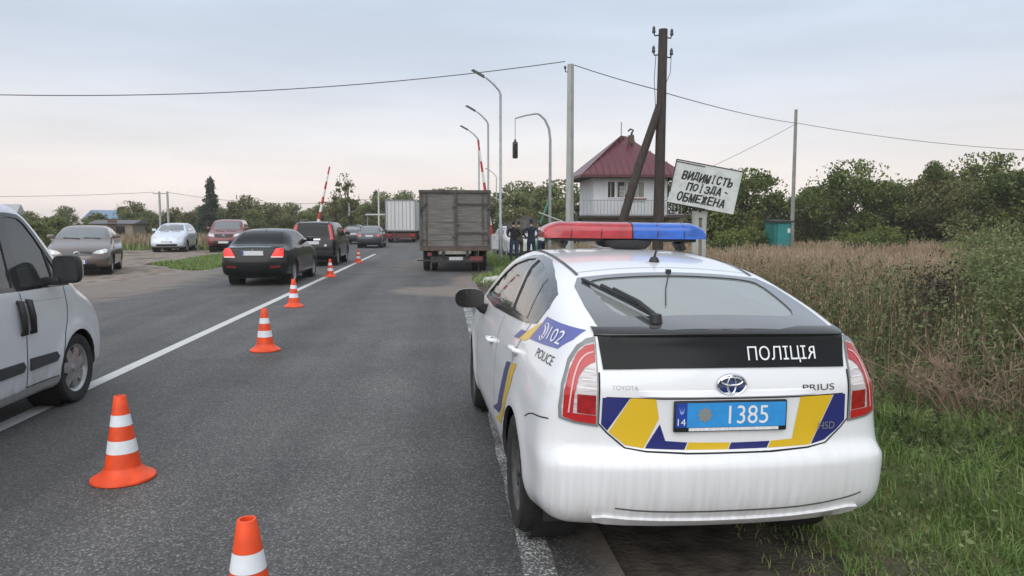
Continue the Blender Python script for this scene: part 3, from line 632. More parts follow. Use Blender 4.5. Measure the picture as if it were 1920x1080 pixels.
    # side decals on the left and their twins on the right
    for pl_, fl in (('L', True), ('R', False)):
        patch(B, pl_, [(.70, 1.178), (.50, 1.172), (.268, 1.168), (.275, 1.125), (.36, 1.068), (.58, 1.055), (.815, 1.044)], 'side_stripe', LBL, o, .0022, .03)
        patch(B, pl_, [(.715, 1.150), (.785, 1.125), (.925, 1.072), (1.04, 1.012), (.905, 1.02), (.83, 1.043)], 'side_stripe', YEL, o, .0022, .03)
        patch(B, pl_, [(.945, 1.066), (1.07, 1.06), (1.19, 1.0), (1.06, 1.011)], 'side_stripe', mat('grey violet decal', (.11, .115, .30), .35), o, .0022, .03)
        lettering(B, pl_, '102', (.46, 1.114), .19, .062, 'lettering', LET, o, .0045, bold=-.012, flip=fl)
        hb = MB(); c = np.linspace(.6, 5.6, 18); q = B.on(pl_, [(.632+.042*math.cos(t), 1.108+.042*math.sin(t)) for t in c], .004); hb.tube(q, .003, 5)
        q = B.on(pl_, [(.648, 1.135), (.628, 1.12), (.622, 1.10), (.632, 1.085), (.61, 1.08)], .004); hb.tube(q, .0035, 5); hb.build('phone_symbol', LET, o)
        lettering(B, pl_, 'POLICE', (.465, 1.012), .27, .042, 'lettering', INK, o, .003, bold=.004, flip=fl)
        patch(B, pl_, [(1.075, .872), (1.22, .852), (1.52, .53), (1.80, .44), (1.45, .485), (1.34, .54)], 'side_stripe', BLU, o, .0022, .03)
        patch(B, pl_, [(.90, .895), (1.045, .875), (1.315, .54), (1.46, .465), (1.62, .425), (1.40, .432), (1.13, .56)], 'side_stripe', YEL, o, .0022, .03)
    # bumper groove, valance, scuffs
    patch(B, 'B', [(-.62, .372), (-.4, .352), (0, .345), (.4, .352), (.66, .375), (.64, .325), (.4, .312), (0, .306), (-.4, .312), (-.60, .325)], 'bumper_lip', WHITE_PAINT, o, .014, .04, thick=.004, smooth=1)
    strip(B, 'B', [(-.52, .405), (-.4, .392), (-.2, .386), (.2, .386), (.4, .392), (.60, .415), (.66, .432)], .008, 'bumper_groove', mat('groove grey', (.10, .098, .095), .8), o, .002, smooth=1)
    patch(B, 'B', [(-.70, .265), (-.64, .285), (-.5, .30), (-.3, .325), (.3, .325), (.5, .30), (.64, .285), (.70, .265), (.60, .272), (-.60, .272)], 'valance', BLACK_PLASTIC, o, .004, .04)
    for sg in (-1, 1): part('mud_flap', BLACK_PLASTIC, o, lambda b: b.box((sg*.70, .50, .22), (.12, .015, .09), bev=.004))
    # roof: light bar, antenna, wiper, washer, ditch mouldings, rear seam
    for sg in (-1, 1): strip(B, 'T', [(sg*.505, .98), (sg*.52, 1.3), (sg*.515, 1.9), (sg*.50, 2.7)], .018, 'roof_moulding', mat('roof moulding grey', (.09, .09, .095), .6), o, .004, smooth=1)
    strip(B, 'T', [(-.515, 1.03), (-.25, 1.06), (0, 1.07), (.25, 1.06), (.515, 1.03)], .006, 'gap_or_crease_shade', mat('roof gap grey', (.3, .3, .31), .7), o, .002)
    zr = float(B.on('T', [(.06, 2.1)])[0][2])
    lb = part('light_bar', BLACK_PLASTIC, o, lambda b: (b.box((.065, 2.1, zr+.062), (1.02, .22, .022), bev=.008), b.lathe([(.001, -.03), (.16, -.028), (.19, .0), (.20, .03), (.001, .04)], c=(.07, 2.08, zr+.03), n=24), b.box((-.36, 2.1, zr+.03), (.03, .16, .05), ry=.5), b.box((.49, 2.1, zr+.02), (.03, .16, .06), ry=-.5)), 40)
    for nm, m, x0, x1 in (('red_lens', mat('red beacon lens', (.40, .018, .026), .22, coat=.7, var=.25, scale=9, stretch=(1, 1, 3)), -.515, .10), ('blue_lens', mat('blue beacon lens', (.012, .10, .46), .22, coat=.7, var=.25, scale=9, stretch=(1, 1, 3)), .10, .645)):
        V = []; F = []; N = 26; K = 18
        for i in range(N+1):
            x = x0+(x1-x0)*i/N; dl = min(x+.515, .645-x); tp = min(1, (max(dl, 0)/.11+.02))**.5; hh = .118*(.45+.55*tp); wd = .15*(.72+.28*tp)
            for k in range(K):
                t = math.pi*k/(K-1); c, s_ = math.cos(t), math.sin(t)
                V.append((x, 2.1+wd*math.copysign(abs(c)**.55, c), zr+.072+hh*abs(s_)**.5*.96))
        for i in range(N):
            for k in range(K-1): F.append((i*K+k, i*K+k+1, (i+1)*K+k+1, (i+1)*K+k))
        F += [tuple(range(K)), tuple(N*K+k for k in range(K))[::-1]]
        F += [(i*K, (i+1)*K, (i+1)*K+K-1, i*K+K-1) for i in range(N)]
        b = MB(); b.add(V, F); b.build(nm, m, lb, 50)
    for xx in (-.33, -.12, .28, .47): part('lens_divider', mat('dark lens divider', (.05, .02, .03) if xx < 0 else (.01, .04, .20), .3, coat=.5), lb, lambda b: b.tube([(xx, 2.1-.152, zr+.076), (xx, 2.1-.150, zr+.12), (xx, 2.1-.128, zr+.166), (xx, 2.1-.06, zr+.186)], .004, 5))
    part('lens_joint', BLACK_PLASTIC, lb, lambda b: b.tube([(.10, 2.1-.153, zr+.072), (.10, 2.1-.152, zr+.12), (.10, 2.1-.130, zr+.168), (.10, 2.1-.06, zr+.188), (.10, 2.1+.06, zr+.188)], .005, 5))
    strip(B, 'T', [(.005, .935), (-.10, .68), (-.185, .43)], .006, 'aerial_cable', BLACK_PLASTIC, o, .003)
    part('mount_cable', mat('cable grey', (.28, .28, .27), .6), lb, lambda b: b.tube([(-.27, 2.05, zr+.06), (-.18, 2.0, zr+.03), (-.10, 1.98, zr+.005), (.0, 1.96, zr+.004)], .008, 6))
    q = B.on('T', [(.02, 1.24)])[0]
    part('antenna', BLACK_PLASTIC, o, lambda b: (b.lathe([(.001, .03), (.018, .028), (.028, .012), (.034, -.005)], c=tuple(q), n=16), b.tube([q, q+np.array([.004, -.10, .085]), q+np.array([.006, -.62, .13])] if False else [q+np.array([0, 0, .02]), q+np.array([.006, -.02, .075])], [.009, .004], 8)), 50)
    q = B.on('T', [(.012, .965)])[0]; part('washer_nozzle', BLACK_PLASTIC, o, lambda b: b.box(tuple(q+np.array([0, 0, .008])), (.028, .03, .018), bev=.006))
    hb = MB(); w0 = B.on('T', [(-.300, .235)])[0]; pts = [w0+np.array([0, 0, .03])]+[p for p in B.on('T', [(-.335, .40), (-.40, .60)], .04)]; hb.tube(pts, [.014, .012, .009], 8); hb.lathe([(.001, .045), (.026, .04), (.032, 0)], c=tuple(w0), n=14)
    blade = B.on('T', [(-.29, .28), (-.36, .47), (-.44, .69), (-.50, .87)], .012); hb.tube(blade, .009, 6); hb.tube(B.on('T', [(-.335, .40), (-.44, .69)], .03), .011, 6); hb.build('rear_wiper', BLACK_PLASTIC, o, 50)
    # mirrors
    for sg in (-1, 1):
        b = MB(); c = Vector((sg*.965, 2.66, 1.075)); V = []; F = []; rings = [(0, .02, .0), (.0, .98, .0), (.015, 1.0, 0), (.06, .95, 0), (.11, .70, .01), (.14, .25, .02)]
        for dy, s_, dz in rings:
            for k in range(20):
                t = 2*math.pi*k/20; cx, cz = math.cos(t), math.sin(t)
                V.append((c.x+.115*s_*math.copysign(abs(cx)**.7, cx), c.y+dy, c.z+dz+.075*s_*math.copysign(abs(cz)**.75, cz)))
        for i in range(5):
            for k in range(20): F.append((i*20+k, i*20+(k+1) % 20, (i+1)*20+(k+1) % 20, (i+1)*20+k))
        F.append(tuple(5*20+k for k in range(20))); b.add(V, F); idx = [0 if i < 20 else 1 for i in range(len(F))]; b.I = [1 if i < 40 else 0 for i in range(len(F))]
        m_ = b.build('wing_mirror', [WHITE_PAINT, GLOSS_BLACK], o, 50)
        part('mirror_stalk', BLACK_PLASTIC, m_, lambda b: b.tube([(sg*.90, 2.70, 1.03), (sg*.86, 2.74, .99), (sg*.79, 2.78, .97)], [.035, .04, .05], 10), 60)
    # lamps and grille at the front
    for sg in (-1, 1): patch(B, 'F', [(sg*.50, .70), (sg*.62, .80), (sg*.74, .84), (sg*.76, .74), (sg*.66, .66)], 'headlamp', CLEAR, o, .004, .03)
    patch(B, 'F', [(-.45, .32), (.45, .32), (.38, .46), (-.38, .46)], 'grille', BLACK_PLASTIC, o, .003, .05)
    # cabin
    part('dashboard', INTERIOR, o, lambda b: b.box((0, 3.05, .90), (1.3, .45, .28), bev=.08), 40)
    for x in (-.37, .37):
        part('seat', SEAT, o, lambda b: (b.box((x, 2.35, .52), (.50, .52, .20), bev=.07), b.box((x, 2.02, .86), (.48, .17, .62), rx=-.22, bev=.07), b.box((x, 1.93, 1.235), (.26, .10, .17), rx=-.1, bev=.04)), 40)
    part('rear_bench', SEAT, o, lambda b: (b.box((0, 1.45, .55), (1.25, .5, .22), bev=.07), b.box((0, 1.15, .84), (1.22, .16, .52), rx=-.3, bev=.06), b.box((-.38, 1.06, 1.15), (.24, .09, .13), bev=.04), b.box((.38, 1.06, 1.15), (.24, .09, .13), bev=.04)), 40)
    part('parcel_shelf', INTERIOR, o, lambda b: b.box((0, .64, 1.0), (1.16, .8, .03)))
    RIM = mat('dusty dark wheel cover', (.085, .083, .08), .55, .3, var=.3, scale=20)
    for x in (-.765, .765):
        for y in (.87, 3.57): wheel(o, x, y, .315, .20, RIM, 7, star=.035)
    liner(o, .87, .315, .352, .58, .80); liner(o, 3.57, .315, .352, .58, .80)
    part('underbody', DARK_GAP, o, lambda b: b.box((0, 2.35, .205), (1.16, 3.6, .05)))
    return o
police_car()
# ================================================================ silver van
def silver_van():
    B = Body(outline=[(.10,.28),(.01,.36),(0,.6),(0,1.0),(.03,1.5),(.10,1.76),(.30,1.835),(.9,1.855),(1.7,1.885),(2.5,1.885),(2.92,1.855),(3.14,1.74),(3.44,1.45),(3.74,1.14),(3.92,1.05),(4.15,.95),(4.31,.80),(4.37,.62),(4.39,.48),(4.37,.32),(4.25,.23),(3.6,.2),(2,.2),(.6,.22)],
        width=[(.15,.86),(.3,.895),(.5,.912),(.75,.916),(.95,.908),(1.08,.895),(1.2,.872),(1.5,.81),(1.72,.765),(1.80,.74),(1.92,.68)], taper_r=[(.2,.03),(1.8,.04)], taper_f=[(.2,.13),(.7,.12),(1.05,.16),(1.3,.06),(1.8,.02)],
        bow_r=.05, bow_f=.34, crown=.03, k=.12, flare=((3.49,.33,.37,.022),(.74,.33,.37,.022)))
    SILVER = mat('silver car paint', (.66, .68, .71), .30, .15, coat=.8, var=.02, scale=3, dirt=(.15, .58, (.23, .20, .165), .95))
    o = empty('silver_van', (-4.305, 3.73, 0), 0, 'silver passenger van with black mirror and side mouldings driving on the centre line', 'van')
    wf = [(3.31, 1.135), (3.20, 1.30), (3.03, 1.54), (2.93, 1.655), (2.86, 1.70), (2.74, 1.715), (2.66, 1.715), (2.64, 1.145), (3.0, 1.135)]
    wr = [(2.52, 1.15), (2.54, 1.715), (1.72, 1.715), (1.66, 1.69), (1.64, 1.17)]; wq = [(1.50, 1.17), (1.50, 1.70), (.55, 1.68), (.42, 1.62), (.36, 1.20)]
    shield = [(-.58, 3.02), (.58, 3.02), (.70, 3.42), (.45, 3.60), (0, 3.68), (-.45, 3.60), (-.70, 3.42)]
    build_shell(B, (100, 36, 40), SILVER, o, [('S', wf, -1.4, 1.4), ('S', wr, -1.4, 1.4), ('T', chaikin(shield, 1), 1.0, 2.2)], [(3.49, .32, .365, .62), (.74, .32, .365, .62)])
    VG = glass('van window glass', (.70, .74, .72), dust_or_sheen=.07)
    for pl in 'LR':
        frame = [(3.42, 1.105), (3.24, 1.33), (3.06, 1.57), (2.955, 1.685), (2.87, 1.735), (2.72, 1.75), (1.66, 1.75), (1.61, 1.71), (1.60, 1.14), (2.6, 1.115)]
        patch(B, pl, frame, 'window_frame', GLOSS_BLACK, o, .003, .05, holes=[wf, wr], thick=.004)
        patch(B, pl, wf, 'side_window', VG, o, -.006, .07); patch(B, pl, wr, 'side_window', VG, o, -.006, .07); patch(B, pl, wq, 'quarter_window', DARK_GLASS, o, .003, .07)
        strip(B, pl, [(3.16, 1.14), (3.12, 1.42)], .03, 'window_divider', BLACK_PLASTIC, o, .0)
        for ln in ([(2.60, 1.10), (2.63, .85), (2.62, .32)], [(3.30, 1.10), (3.33, .85), (3.20, .62), (3.13, .32)], [(1.57, 1.75), (1.56, 1.0), (1.52, .34)], [(2.6, .325), (3.1, .325)]):
            strip(B, pl, ln, .009, 'gap_or_crease_shade', DARK_GAP, o, smooth=1)
        strip(B, pl, [(2.66, 1.02), (3.28, 1.0)], .004, 'gap_or_crease_shade', mat('crease shade grey', (.33, .34, .35), .5), o, smooth=1)  # grey line paints the shade along the side crease
        for y0, y1 in ((2.66, 3.10), (1.62, 2.58), (.4, .0)):
            if y0 < y1: patch(B, pl, [(y0, .455), (y1-.03, .462), (y1, .50), (y1-.03, .545), (y0, .555)], 'side_moulding', mat('grey black moulding', (.035, .036, .038), .55, var=.2), o, .014, .05, thick=.004)
        for yy in (2.555, 2.685):
            hb = MB(); q = B.on(pl, [(yy-.01, 1.03), (yy, .90), (yy+.008, .77)]); nn = B.normal(q)
            hb.tube([q[0]+nn[0]*.0, q[0]+nn[0]*.028, q[1]+nn[1]*.034, q[2]+nn[2]*.028, q[2]], [.018, .024, .027, .024, .018], 8); hb.build('door_handle', BLACK_PLASTIC, o, 60)
        strip(B, pl, [(1.12, .30), (2.3, .285), (3.1, .30)], .05, 'sill_moulding', mat('sill light grey', (.30, .30, .30), .5, dirt=(.1, .5, (.2, .18, .15), .7)), o, .008, smooth=1)
    patch(B, 'T', chaikin(shield, 1), 'windscreen', glass('van windscreen glass', (.6, .64, .62)), o, -.006, .08)
    for sg in (-1, 1):
        b = MB(); c = Vector((sg*1.045, 3.05, 1.265)); rings = [(-.01, .02), (-.012, .93), (.0, 1.0), (.05, .99), (.10, .85), (.13, .4)]; V = []; F = []
        for dy, s_ in rings:
            for k in range(20):
                t = 2*math.pi*k/20; cx, cz = math.cos(t), math.sin(t); V.append((c.x+.115*s_*math.copysign(abs(cx)**.45, cx), c.y+dy-.05*abs(0), c.z+.122*s_*math.copysign(abs(cz)**.5, cz)))
        for i in range(5):
            for k in range(20): F.append((i*20+k, i*20+(k+1) % 20, (i+1)*20+(k+1) % 20, (i+1)*20+k))
        F.append(tuple(100+k for k in range(20))); b.add(V, F); b.I = [0 if i < 60 else 1 for i in range(len(F))]
        m_ = b.build('wing_mirror', [BLACK_PLASTIC, SILVER], o, 50)
        part('mirror_glass', mat('mirror glass', (.10, .105, .11), .12, .6), m_, lambda q: q.box((c.x, c.y-.013, c.z), (.19, .004, .19), bev=.0015))
        part('mirror_arm', BLACK_PLASTIC, m_, lambda q: q.box((sg*.915, 3.06, 1.165), (.16, .09, .07), bev=.02), 50)
    for sg in (-1, 1):
        patch(B, 'F', [(sg*.55, .74), (sg*.60, .88), (sg*.72, .95), (sg*.75, .80), (sg*.70, .72)], 'headlamp', mat('clear lamp lens', (.5, .5, .5)), o, .004, .03)
        patch(B, 'B', [(sg*.78, .9), (sg*.86, .9), (sg*.84, 1.4), (sg*.77, 1.4)], 'tail_lamp', mat('red lamp lens', (.42, .012, .014)), o, .004, .05)
    patch(B, 'F', [(-.5, .36), (.5, .36), (.45, .55), (-.45, .55)], 'grille', BLACK_PLASTIC, o, .003, .06)
    for x in (-.40, .40): part('seat', SEAT, o, lambda b: (b.box((x, 2.75, .70), (.5, .5, .2), bev=.06), b.box((x, 2.45, 1.05), (.48, .15, .65), rx=-.2, bev=.06), b.box((x, 2.36, 1.48), (.26, .10, .18), bev=.04)), 40)
    part('dashboard', INTERIOR, o, lambda b: b.box((0, 3.42, 1.0), (1.4, .4, .22), bev=.06), 40)
    RIM = mat('silver alloy rim', (.42, .42, .41), .35, .7, var=.2, scale=12)
    for x in (-.80, .80):
        for y in (.74, 3.49): wheel(o, x, y, .322, .20, RIM, 7, star=.045, rimr=.68)
    liner(o, 3.49, .32, .365, .58, .84); liner(o, .74, .32, .365, .58, .84)
    part('underbody', DARK_GAP, o, lambda b: b.box((0, 2.1, .22), (1.2, 3.8, .06)))
silver_van()
# ================================================================ other cars
RED_LAMP = mat('red lamp plain', (.46, .012, .012), .15, coat=.7); HEAD_LAMP = mat('headlamp glass', (.55, .57, .58), .12, coat=.8, var=.25, scale=20)
BRAKE_LIT = mat('brake lamp lit', (.6, .02, .02), .2, emit=((1, .03, .02), .9)); HEAD_LIT = mat('headlamp lit', (.8, .78, .7), .2, emit=((1, .93, .75), 3.2))
PLATE_W = mat('white plate', (.62, .63, .64), .4, var=.06, scale=30); ALLOY = mat('grey alloy rim', (.36, .36, .37), .35, .6, var=.2, scale=12); PALE_GLASS = mat('glass with painted sky reflection', (.13, .142, .147), .06, spec=.9, coat=.6)  # PALE_GLASS has the reflected sky painted into its base colour
def sedan(L=4.48, H=1.445, hw=.85, tail=1.0, nose=.86, k=.14):
    s = L/4.48; h = H/1.445
    o = [(.12,.25),(.02,.36),(0,.55),(.015,.75),(.04,tail-.06),(.10,tail),(.55,tail+.03),(.80,1.20*h),(1.10,1.375*h),(1.55,1.44*h),(2.2,1.445*h),(2.6,1.40*h),(3.0,1.20*h),(3.32,1.03),(4.05,nose),(4.35,.72),(4.46,.55),(4.48,.45),(4.44,.25),(3.6,.18),(1,.18)]
    return Body(outline=[(y*s, z) for y, z in o], width=[(.15,hw*.93),(.3,hw*.975),(.5,hw),(.75,hw*.995),(.92,hw*.965),(1.0,hw*.93),(1.2,hw*.83),(1.38*h,hw*.71),(1.5*h,hw*.62)], taper_r=[(.2,.06),(.9,.09),(1.2,.10)], taper_f=[(.2,.10),(.9,.13),(1.2,.05)], bow_r=.12, bow_f=.26, crown=.05, k=k, flare=((.95*s,.32,.36,.012),(3.58*s,.32,.36,.012)))
def hatch(L=4.4, H=1.55, hw=.88, tail=1.05, rake=.45, nose=.95):
    s = L/4.4
    o = [(.12,.27),(.02,.36),(0,.6),(.03,.9),(.08,tail),(.08+rake*.55,tail+.62*(H-tail)),(.10+rake,H-.06),(.35+rake,H-.005),(1.6,H),(2.3,H-.03),(2.65,H-.13),(3.2,1.16),(3.45,1.04),(3.9,nose),(4.2,nose-.17),(4.36,.58),(4.4,.46),(4.36,.26),(3.5,.2),(1,.2)]
    return Body(outline=[(y*s, z) for y, z in o], width=[(.15,hw*.93),(.3,hw*.975),(.5,hw),(.8,hw*.995),(.98,hw*.96),(1.1,hw*.91),(1.3,hw*.83),(H-.12,hw*.72),(H+.05,hw*.6)], taper_r=[(.2,.06),(.9,.08),(1.4,.14)], taper_f=[(.2,.10),(.9,.13),(1.2,.05)], bow_r=.10, bow_f=.30, crown=.05, k=.13, flare=((.80*s,.33,.36,.012),(3.45*s,.33,.36,.012)))
def car(B, paint, loc, rz, label, ax, wr=.31, scale=1, name='car', cat='car', side=(), rear=(), front=(), res=(56, 20, 20), track=.73, lit=None, rim=ALLOY, glassm=DARK_GLASS, tail=(), head=(), plate_r=None, plate_f=None, extra=None, dark_bumper=False):
    o = empty(name, loc, rz, label, cat); o.scale = (scale,)*3
    build_shell(B, res, paint, o, (), [(y, wr, wr+.04, .55) for y in ax])
    for pl in 'LR':
        for w in side: patch(B, pl, w, 'side_window', glassm, o, .003, .08)
        ys = [(min(p[0] for p in w), max(p[0] for p in w)) for w in side]
        zb = min(p[1] for w in side for p in w)
        for a, b in ys: strip(B, pl, [(a, zb-.03), (a+.02, .7), (a+.08, .34)], .012, 'gap_or_crease_shade', DARK_GAP, o, smooth=1)
        for a, b in ys:
            q = B.on(pl, [(a+.10, zb-.12), (a+.26, zb-.125)], .02); part('door_handle', paint, o, lambda m: m.tube([q[0], q[1]], .016, 6), 60)
    for w in rear: patch(B, 'B', w, 'rear_window', glassm, o, .003, .07)
    for w in front: patch(B, 'F', w, 'windscreen', glassm, o, .003, .07)
    for ol, m in tail:
        for sg in (-1, 1): patch(B, 'B', [(sg*a, b) for a, b in ol], 'tail_lamp', m, o, .006, .05, thick=.004)
    for ol, m in head:
        for sg in (-1, 1): patch(B, 'F', [(sg*a, b) for a, b in ol], 'headlamp', m, o, .006, .05, thick=.004)
    for pl, z, off in ((('B', plate_r, -1),) if plate_r else ())+((('F', plate_f, 1),) if plate_f else ()):
        y = float(B.on(pl, [(0, z)])[0][1]); p_ = part('number_plate', PLATE_W, o, lambda b: b.box((0, y+off*.012, z), (.52, .02, .112)))
        part('country_strip', mat('plate dark blue', (.02, .06, .33)), p_, lambda b: b.box((-.238, y+off*.0235, z), (.04, .003, .104)))
    mz = min(p[1] for p in side[0])+.06; my = max(p[0] for p in side[0])-.28
    for sg in (-1, 1):
        x = abs(float(B.on('R', [(my, mz)])[0][0])); part('wing_mirror', paint if not dark_bumper else BLACK_PLASTIC, o, lambda b: (b.box((sg*(x+.13), my+.02, mz+.03), (.20, .10, .13), bev=.035), b.box((sg*(x+.03), my+.03, mz-.01), (.10, .05, .05))), 50)
    for x in (-track, track):
        for y in ax: wheel(o, x, y, wr, .20, rim, 6, ns=20)
    for y in ax: liner(o, y, wr, wr+.04, .52, track+.07)
    part('underbody', DARK_GAP, o, lambda b: b.box((0, (B.y0+B.y1)/2, .22), (1.1, (B.y1-B.y0)*.86, .06)))
    if extra: extra(B, o)
    return o
def sedan_side(s=1, h=1): return [[(3.02*s, 1.05), (2.52*s, 1.36*h), (2.1*s, 1.385*h), (1.92*s, 1.05)], [(1.86*s, 1.05), (2.04*s, 1.385*h), (1.55*s, 1.37*h), (1.12*s, 1.27*h), (.98*s, 1.05)]]
DGREEN = mat('black green paint', (.005, .008, .0075), .2, coat=.3, spec=.3); BLACKP = mat('black car paint', (.006, .006, .007), .2, coat=.3, spec=.3); BROWNGREY = mat('grey brown metallic paint', (.135, .108, .095), .3, .4, coat=.8); ICE = mat('pale ice blue paint', (.60, .66, .74), .3, .1, coat=.8)
WINE = mat('dark red paint', (.16, .012, .016), .28, .1, coat=.8); SILV2 = mat('light silver paint', (.50, .52, .55), .3, .4, coat=.7); DKGREY = mat('dark blue grey paint', (.035, .045, .055), .28, .3, coat=.8)
def lancer_extra(B, o):
    strip(B, 'B', [(-.62, .985), (0, .995), (.62, .985)], .03, 'boot_lid_edge', GLOSS_BLACK, o, .006)
    for sg in (-1, 1): patch(B, 'B', [(sg*.42, .46), (sg*.66, .48), (sg*.66, .53), (sg*.42, .52)], 'rear_reflector', mat('deep red reflector', (.16, .01, .012), .2), o, .004, .05)
    strip(B, 'B', [(-.74, .62), (0, .60), (.74, .62)], .014, 'bumper_gap', DARK_GAP, o)
    for sg in (-1, 1): strip(B, 'B', [(sg*.44, .742), (sg*.72, .742)], .03, 'lamp_lower_lens', mat('pale lamp band', (.7, .6, .58), .2), o, .008)
    q = B.on('B', [(0, .88)])[0]; e = part('emblem', CHROME, o, lambda b: [b.box((.028*math.sin(a), q[1]-.008, .885+.028*math.cos(a)), (.022, .01, .04), ry=a) for a in (0, 2.094, -2.094)])
    part('roof_aerial', BLACK_PLASTIC, o, lambda b: b.tube([B.on('T', [(0, 1.5)])[0], B.on('T', [(0, 1.42)])[0]+np.array([0, -.12, .16])], .006, 6))
BS = sedan(4.50, 1.445, .86, 1.0)
car(BS, DGREEN, (-4.95, 19.9, 0), -.02, 'black saloon with lit red tail lamps seen from behind, a cone beside it', (.98, 3.58), scale=1.04, side=sedan_side(), rear=[[(-.60, 1.055), (.60, 1.055), (.515, 1.35), (.3, 1.365), (-.3, 1.365), (-.515, 1.35)]], front=[[(-.62, 1.06), (.62, 1.06), (.52, 1.36), (-.52, 1.36)]],
    tail=[([(.45, .755), (.73, .755), (.725, .93), (.66, .955), (.56, .95)], BRAKE_LIT)], head=[([(.45, .62), (.74, .66), (.72, .76), (.5, .74)], HEAD_LAMP)], plate_r=.84, plate_f=.5, extra=lancer_extra, res=(64, 26, 24))
def suv_body(): return Body(outline=[(.10,.32),(.0,.45),(0,.75),(.04,.98),(.10,1.10),(.26,1.52),(.34,1.64),(.55,1.69),(1.3,1.71),(2.4,1.70),(2.75,1.63),(3.1,1.40),(3.42,1.16),(3.7,1.08),(4.3,1.0),(4.52,.86),(4.60,.62),(4.57,.32),(3.7,.26),(1,.26)],
    width=[(.2,.85),(.35,.88),(.6,.893),(.9,.89),(1.05,.87),(1.2,.84),(1.5,.765),(1.66,.70),(1.8,.62)], taper_r=[(.2,.05),(1.0,.05),(1.6,.08)], taper_f=[(.2,.09),(.9,.10),(1.3,.04)], bow_r=.08, bow_f=.2, crown=.04, k=.11, flare=((.85,.37,.42,.015),(3.5,.37,.42,.015)))
SUV = suv_body(); suv_side = [[(3.2, 1.16), (2.72, 1.55), (2.3, 1.60), (2.02, 1.60), (1.98, 1.14)], [(1.90, 1.14), (1.94, 1.60), (1.25, 1.59), (1.15, 1.16)], [(1.06, 1.17), (1.14, 1.58), (.62, 1.55), (.45, 1.2)]]
def xtrail_extra(B, o):
    for sg in (-1, 1): part('roof_rail', mat('rail black', (.03, .03, .03), .4), o, lambda b: b.tube([B.on('T', [(sg*.56, y)])[0]+np.array([0, 0, d]) for y, d in ((.55, .0), (.62, .07), (1.5, .09), (2.3, .08), (2.45, .0))], .02, 6), 50)
    strip(B, 'B', [(-.30, 1.02), (.30, 1.02)], .055, 'chrome_strip', mat('bright trim', (.75, .76, .77), .25, .4), o, .012)
    patch(B, 'B', [(-.78, .40), (.78, .40), (.80, .62), (-.80, .62)], 'bumper', BLACK_PLASTIC, o, .02, .08, thick=.01)
    q = B.on('B', [(.55, .80)])[0]; part('sticker', mat('white sticker', (.6, .6, .6), .5), o, lambda b: b.lathe([(.05, -.005), (.001, -.006)], c=(.5, q[1]-.01, .80), axis='Y', n=14))
car(SUV, BLACKP, (-4.98, 28.9, 0), .0, 'black off-roader with tall red lamps beside its rear window', (.90, 3.53), wr=.345, side=suv_side, rear=[[(-.60, 1.13), (.60, 1.13), (.53, 1.55), (-.53, 1.55)]], front=[[(-.66, 1.2), (.66, 1.2), (.56, 1.58), (-.56, 1.58)]],
    tail=[([(.645, 1.02), (.79, 1.02), (.73, 1.36), (.665, 1.58), (.575, 1.60), (.60, 1.40), (.66, 1.15)], RED_LAMP)], head=[([(.5, .78), (.78, .82), (.74, .96), (.52, .93)], HEAD_LAMP)], plate_r=.90, extra=xtrail_extra, dark_bumper=True, res=(64, 26, 26), track=.76, name='off_roader')
def front_extra(grille, intake, badge=None, gm=None):
    def f(B, o):
        patch(B, 'F', grille, 'grille', gm or GLOSS_BLACK, o, .005, .06, thick=.004); patch(B, 'F', intake, 'air_intake', BLACK_PLASTIC, o, .004, .06)
        z = badge or .6; q = B.on('F', [(0, z)])[0]
        part('emblem', CHROME, o, lambda b: b.tube([(.075*math.cos(t), q[1]+.012, z+.05*math.sin(t)) for t in np.linspace(0, 6.283, 17)], .010, 5, cap=False))
        for x0 in (-.5, .05): part('windscreen_wiper', BLACK_PLASTIC, o, lambda b: b.tube(B.on('F', [(x0, 1.075), (x0+.45, 1.10)], .012), .012, 5))
    return f
BA = sedan(4.65, 1.48, .88, 1.02, .87)
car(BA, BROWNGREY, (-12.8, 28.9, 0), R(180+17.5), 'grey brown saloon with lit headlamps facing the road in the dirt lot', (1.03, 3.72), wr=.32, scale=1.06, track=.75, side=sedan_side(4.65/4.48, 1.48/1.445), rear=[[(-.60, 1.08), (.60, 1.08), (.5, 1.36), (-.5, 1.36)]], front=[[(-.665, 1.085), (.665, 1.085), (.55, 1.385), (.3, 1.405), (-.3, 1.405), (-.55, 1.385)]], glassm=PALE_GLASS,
    head=[([(.40, .665), (.50, .735), (.72, .79), (.78, .75), (.76, .68), (.60, .635)], HEAD_LAMP), ([(.60, .675), (.66, .675), (.66, .725), (.60, .725)], HEAD_LIT)], tail=[([(.5, .75), (.74, .75), (.73, .92), (.55, .9)], RED_LAMP)], plate_f=.42, extra=front_extra([(-.36, .60), (.36, .60), (.40, .69), (.34, .715), (-.34, .715), (-.40, .69)], [(-.5, .28), (.5, .28), (.46, .36), (-.46, .36)], .665), res=(64, 26, 24))
BL = hatch(4.445, 1.55, .885, 1.1, .5, .98)
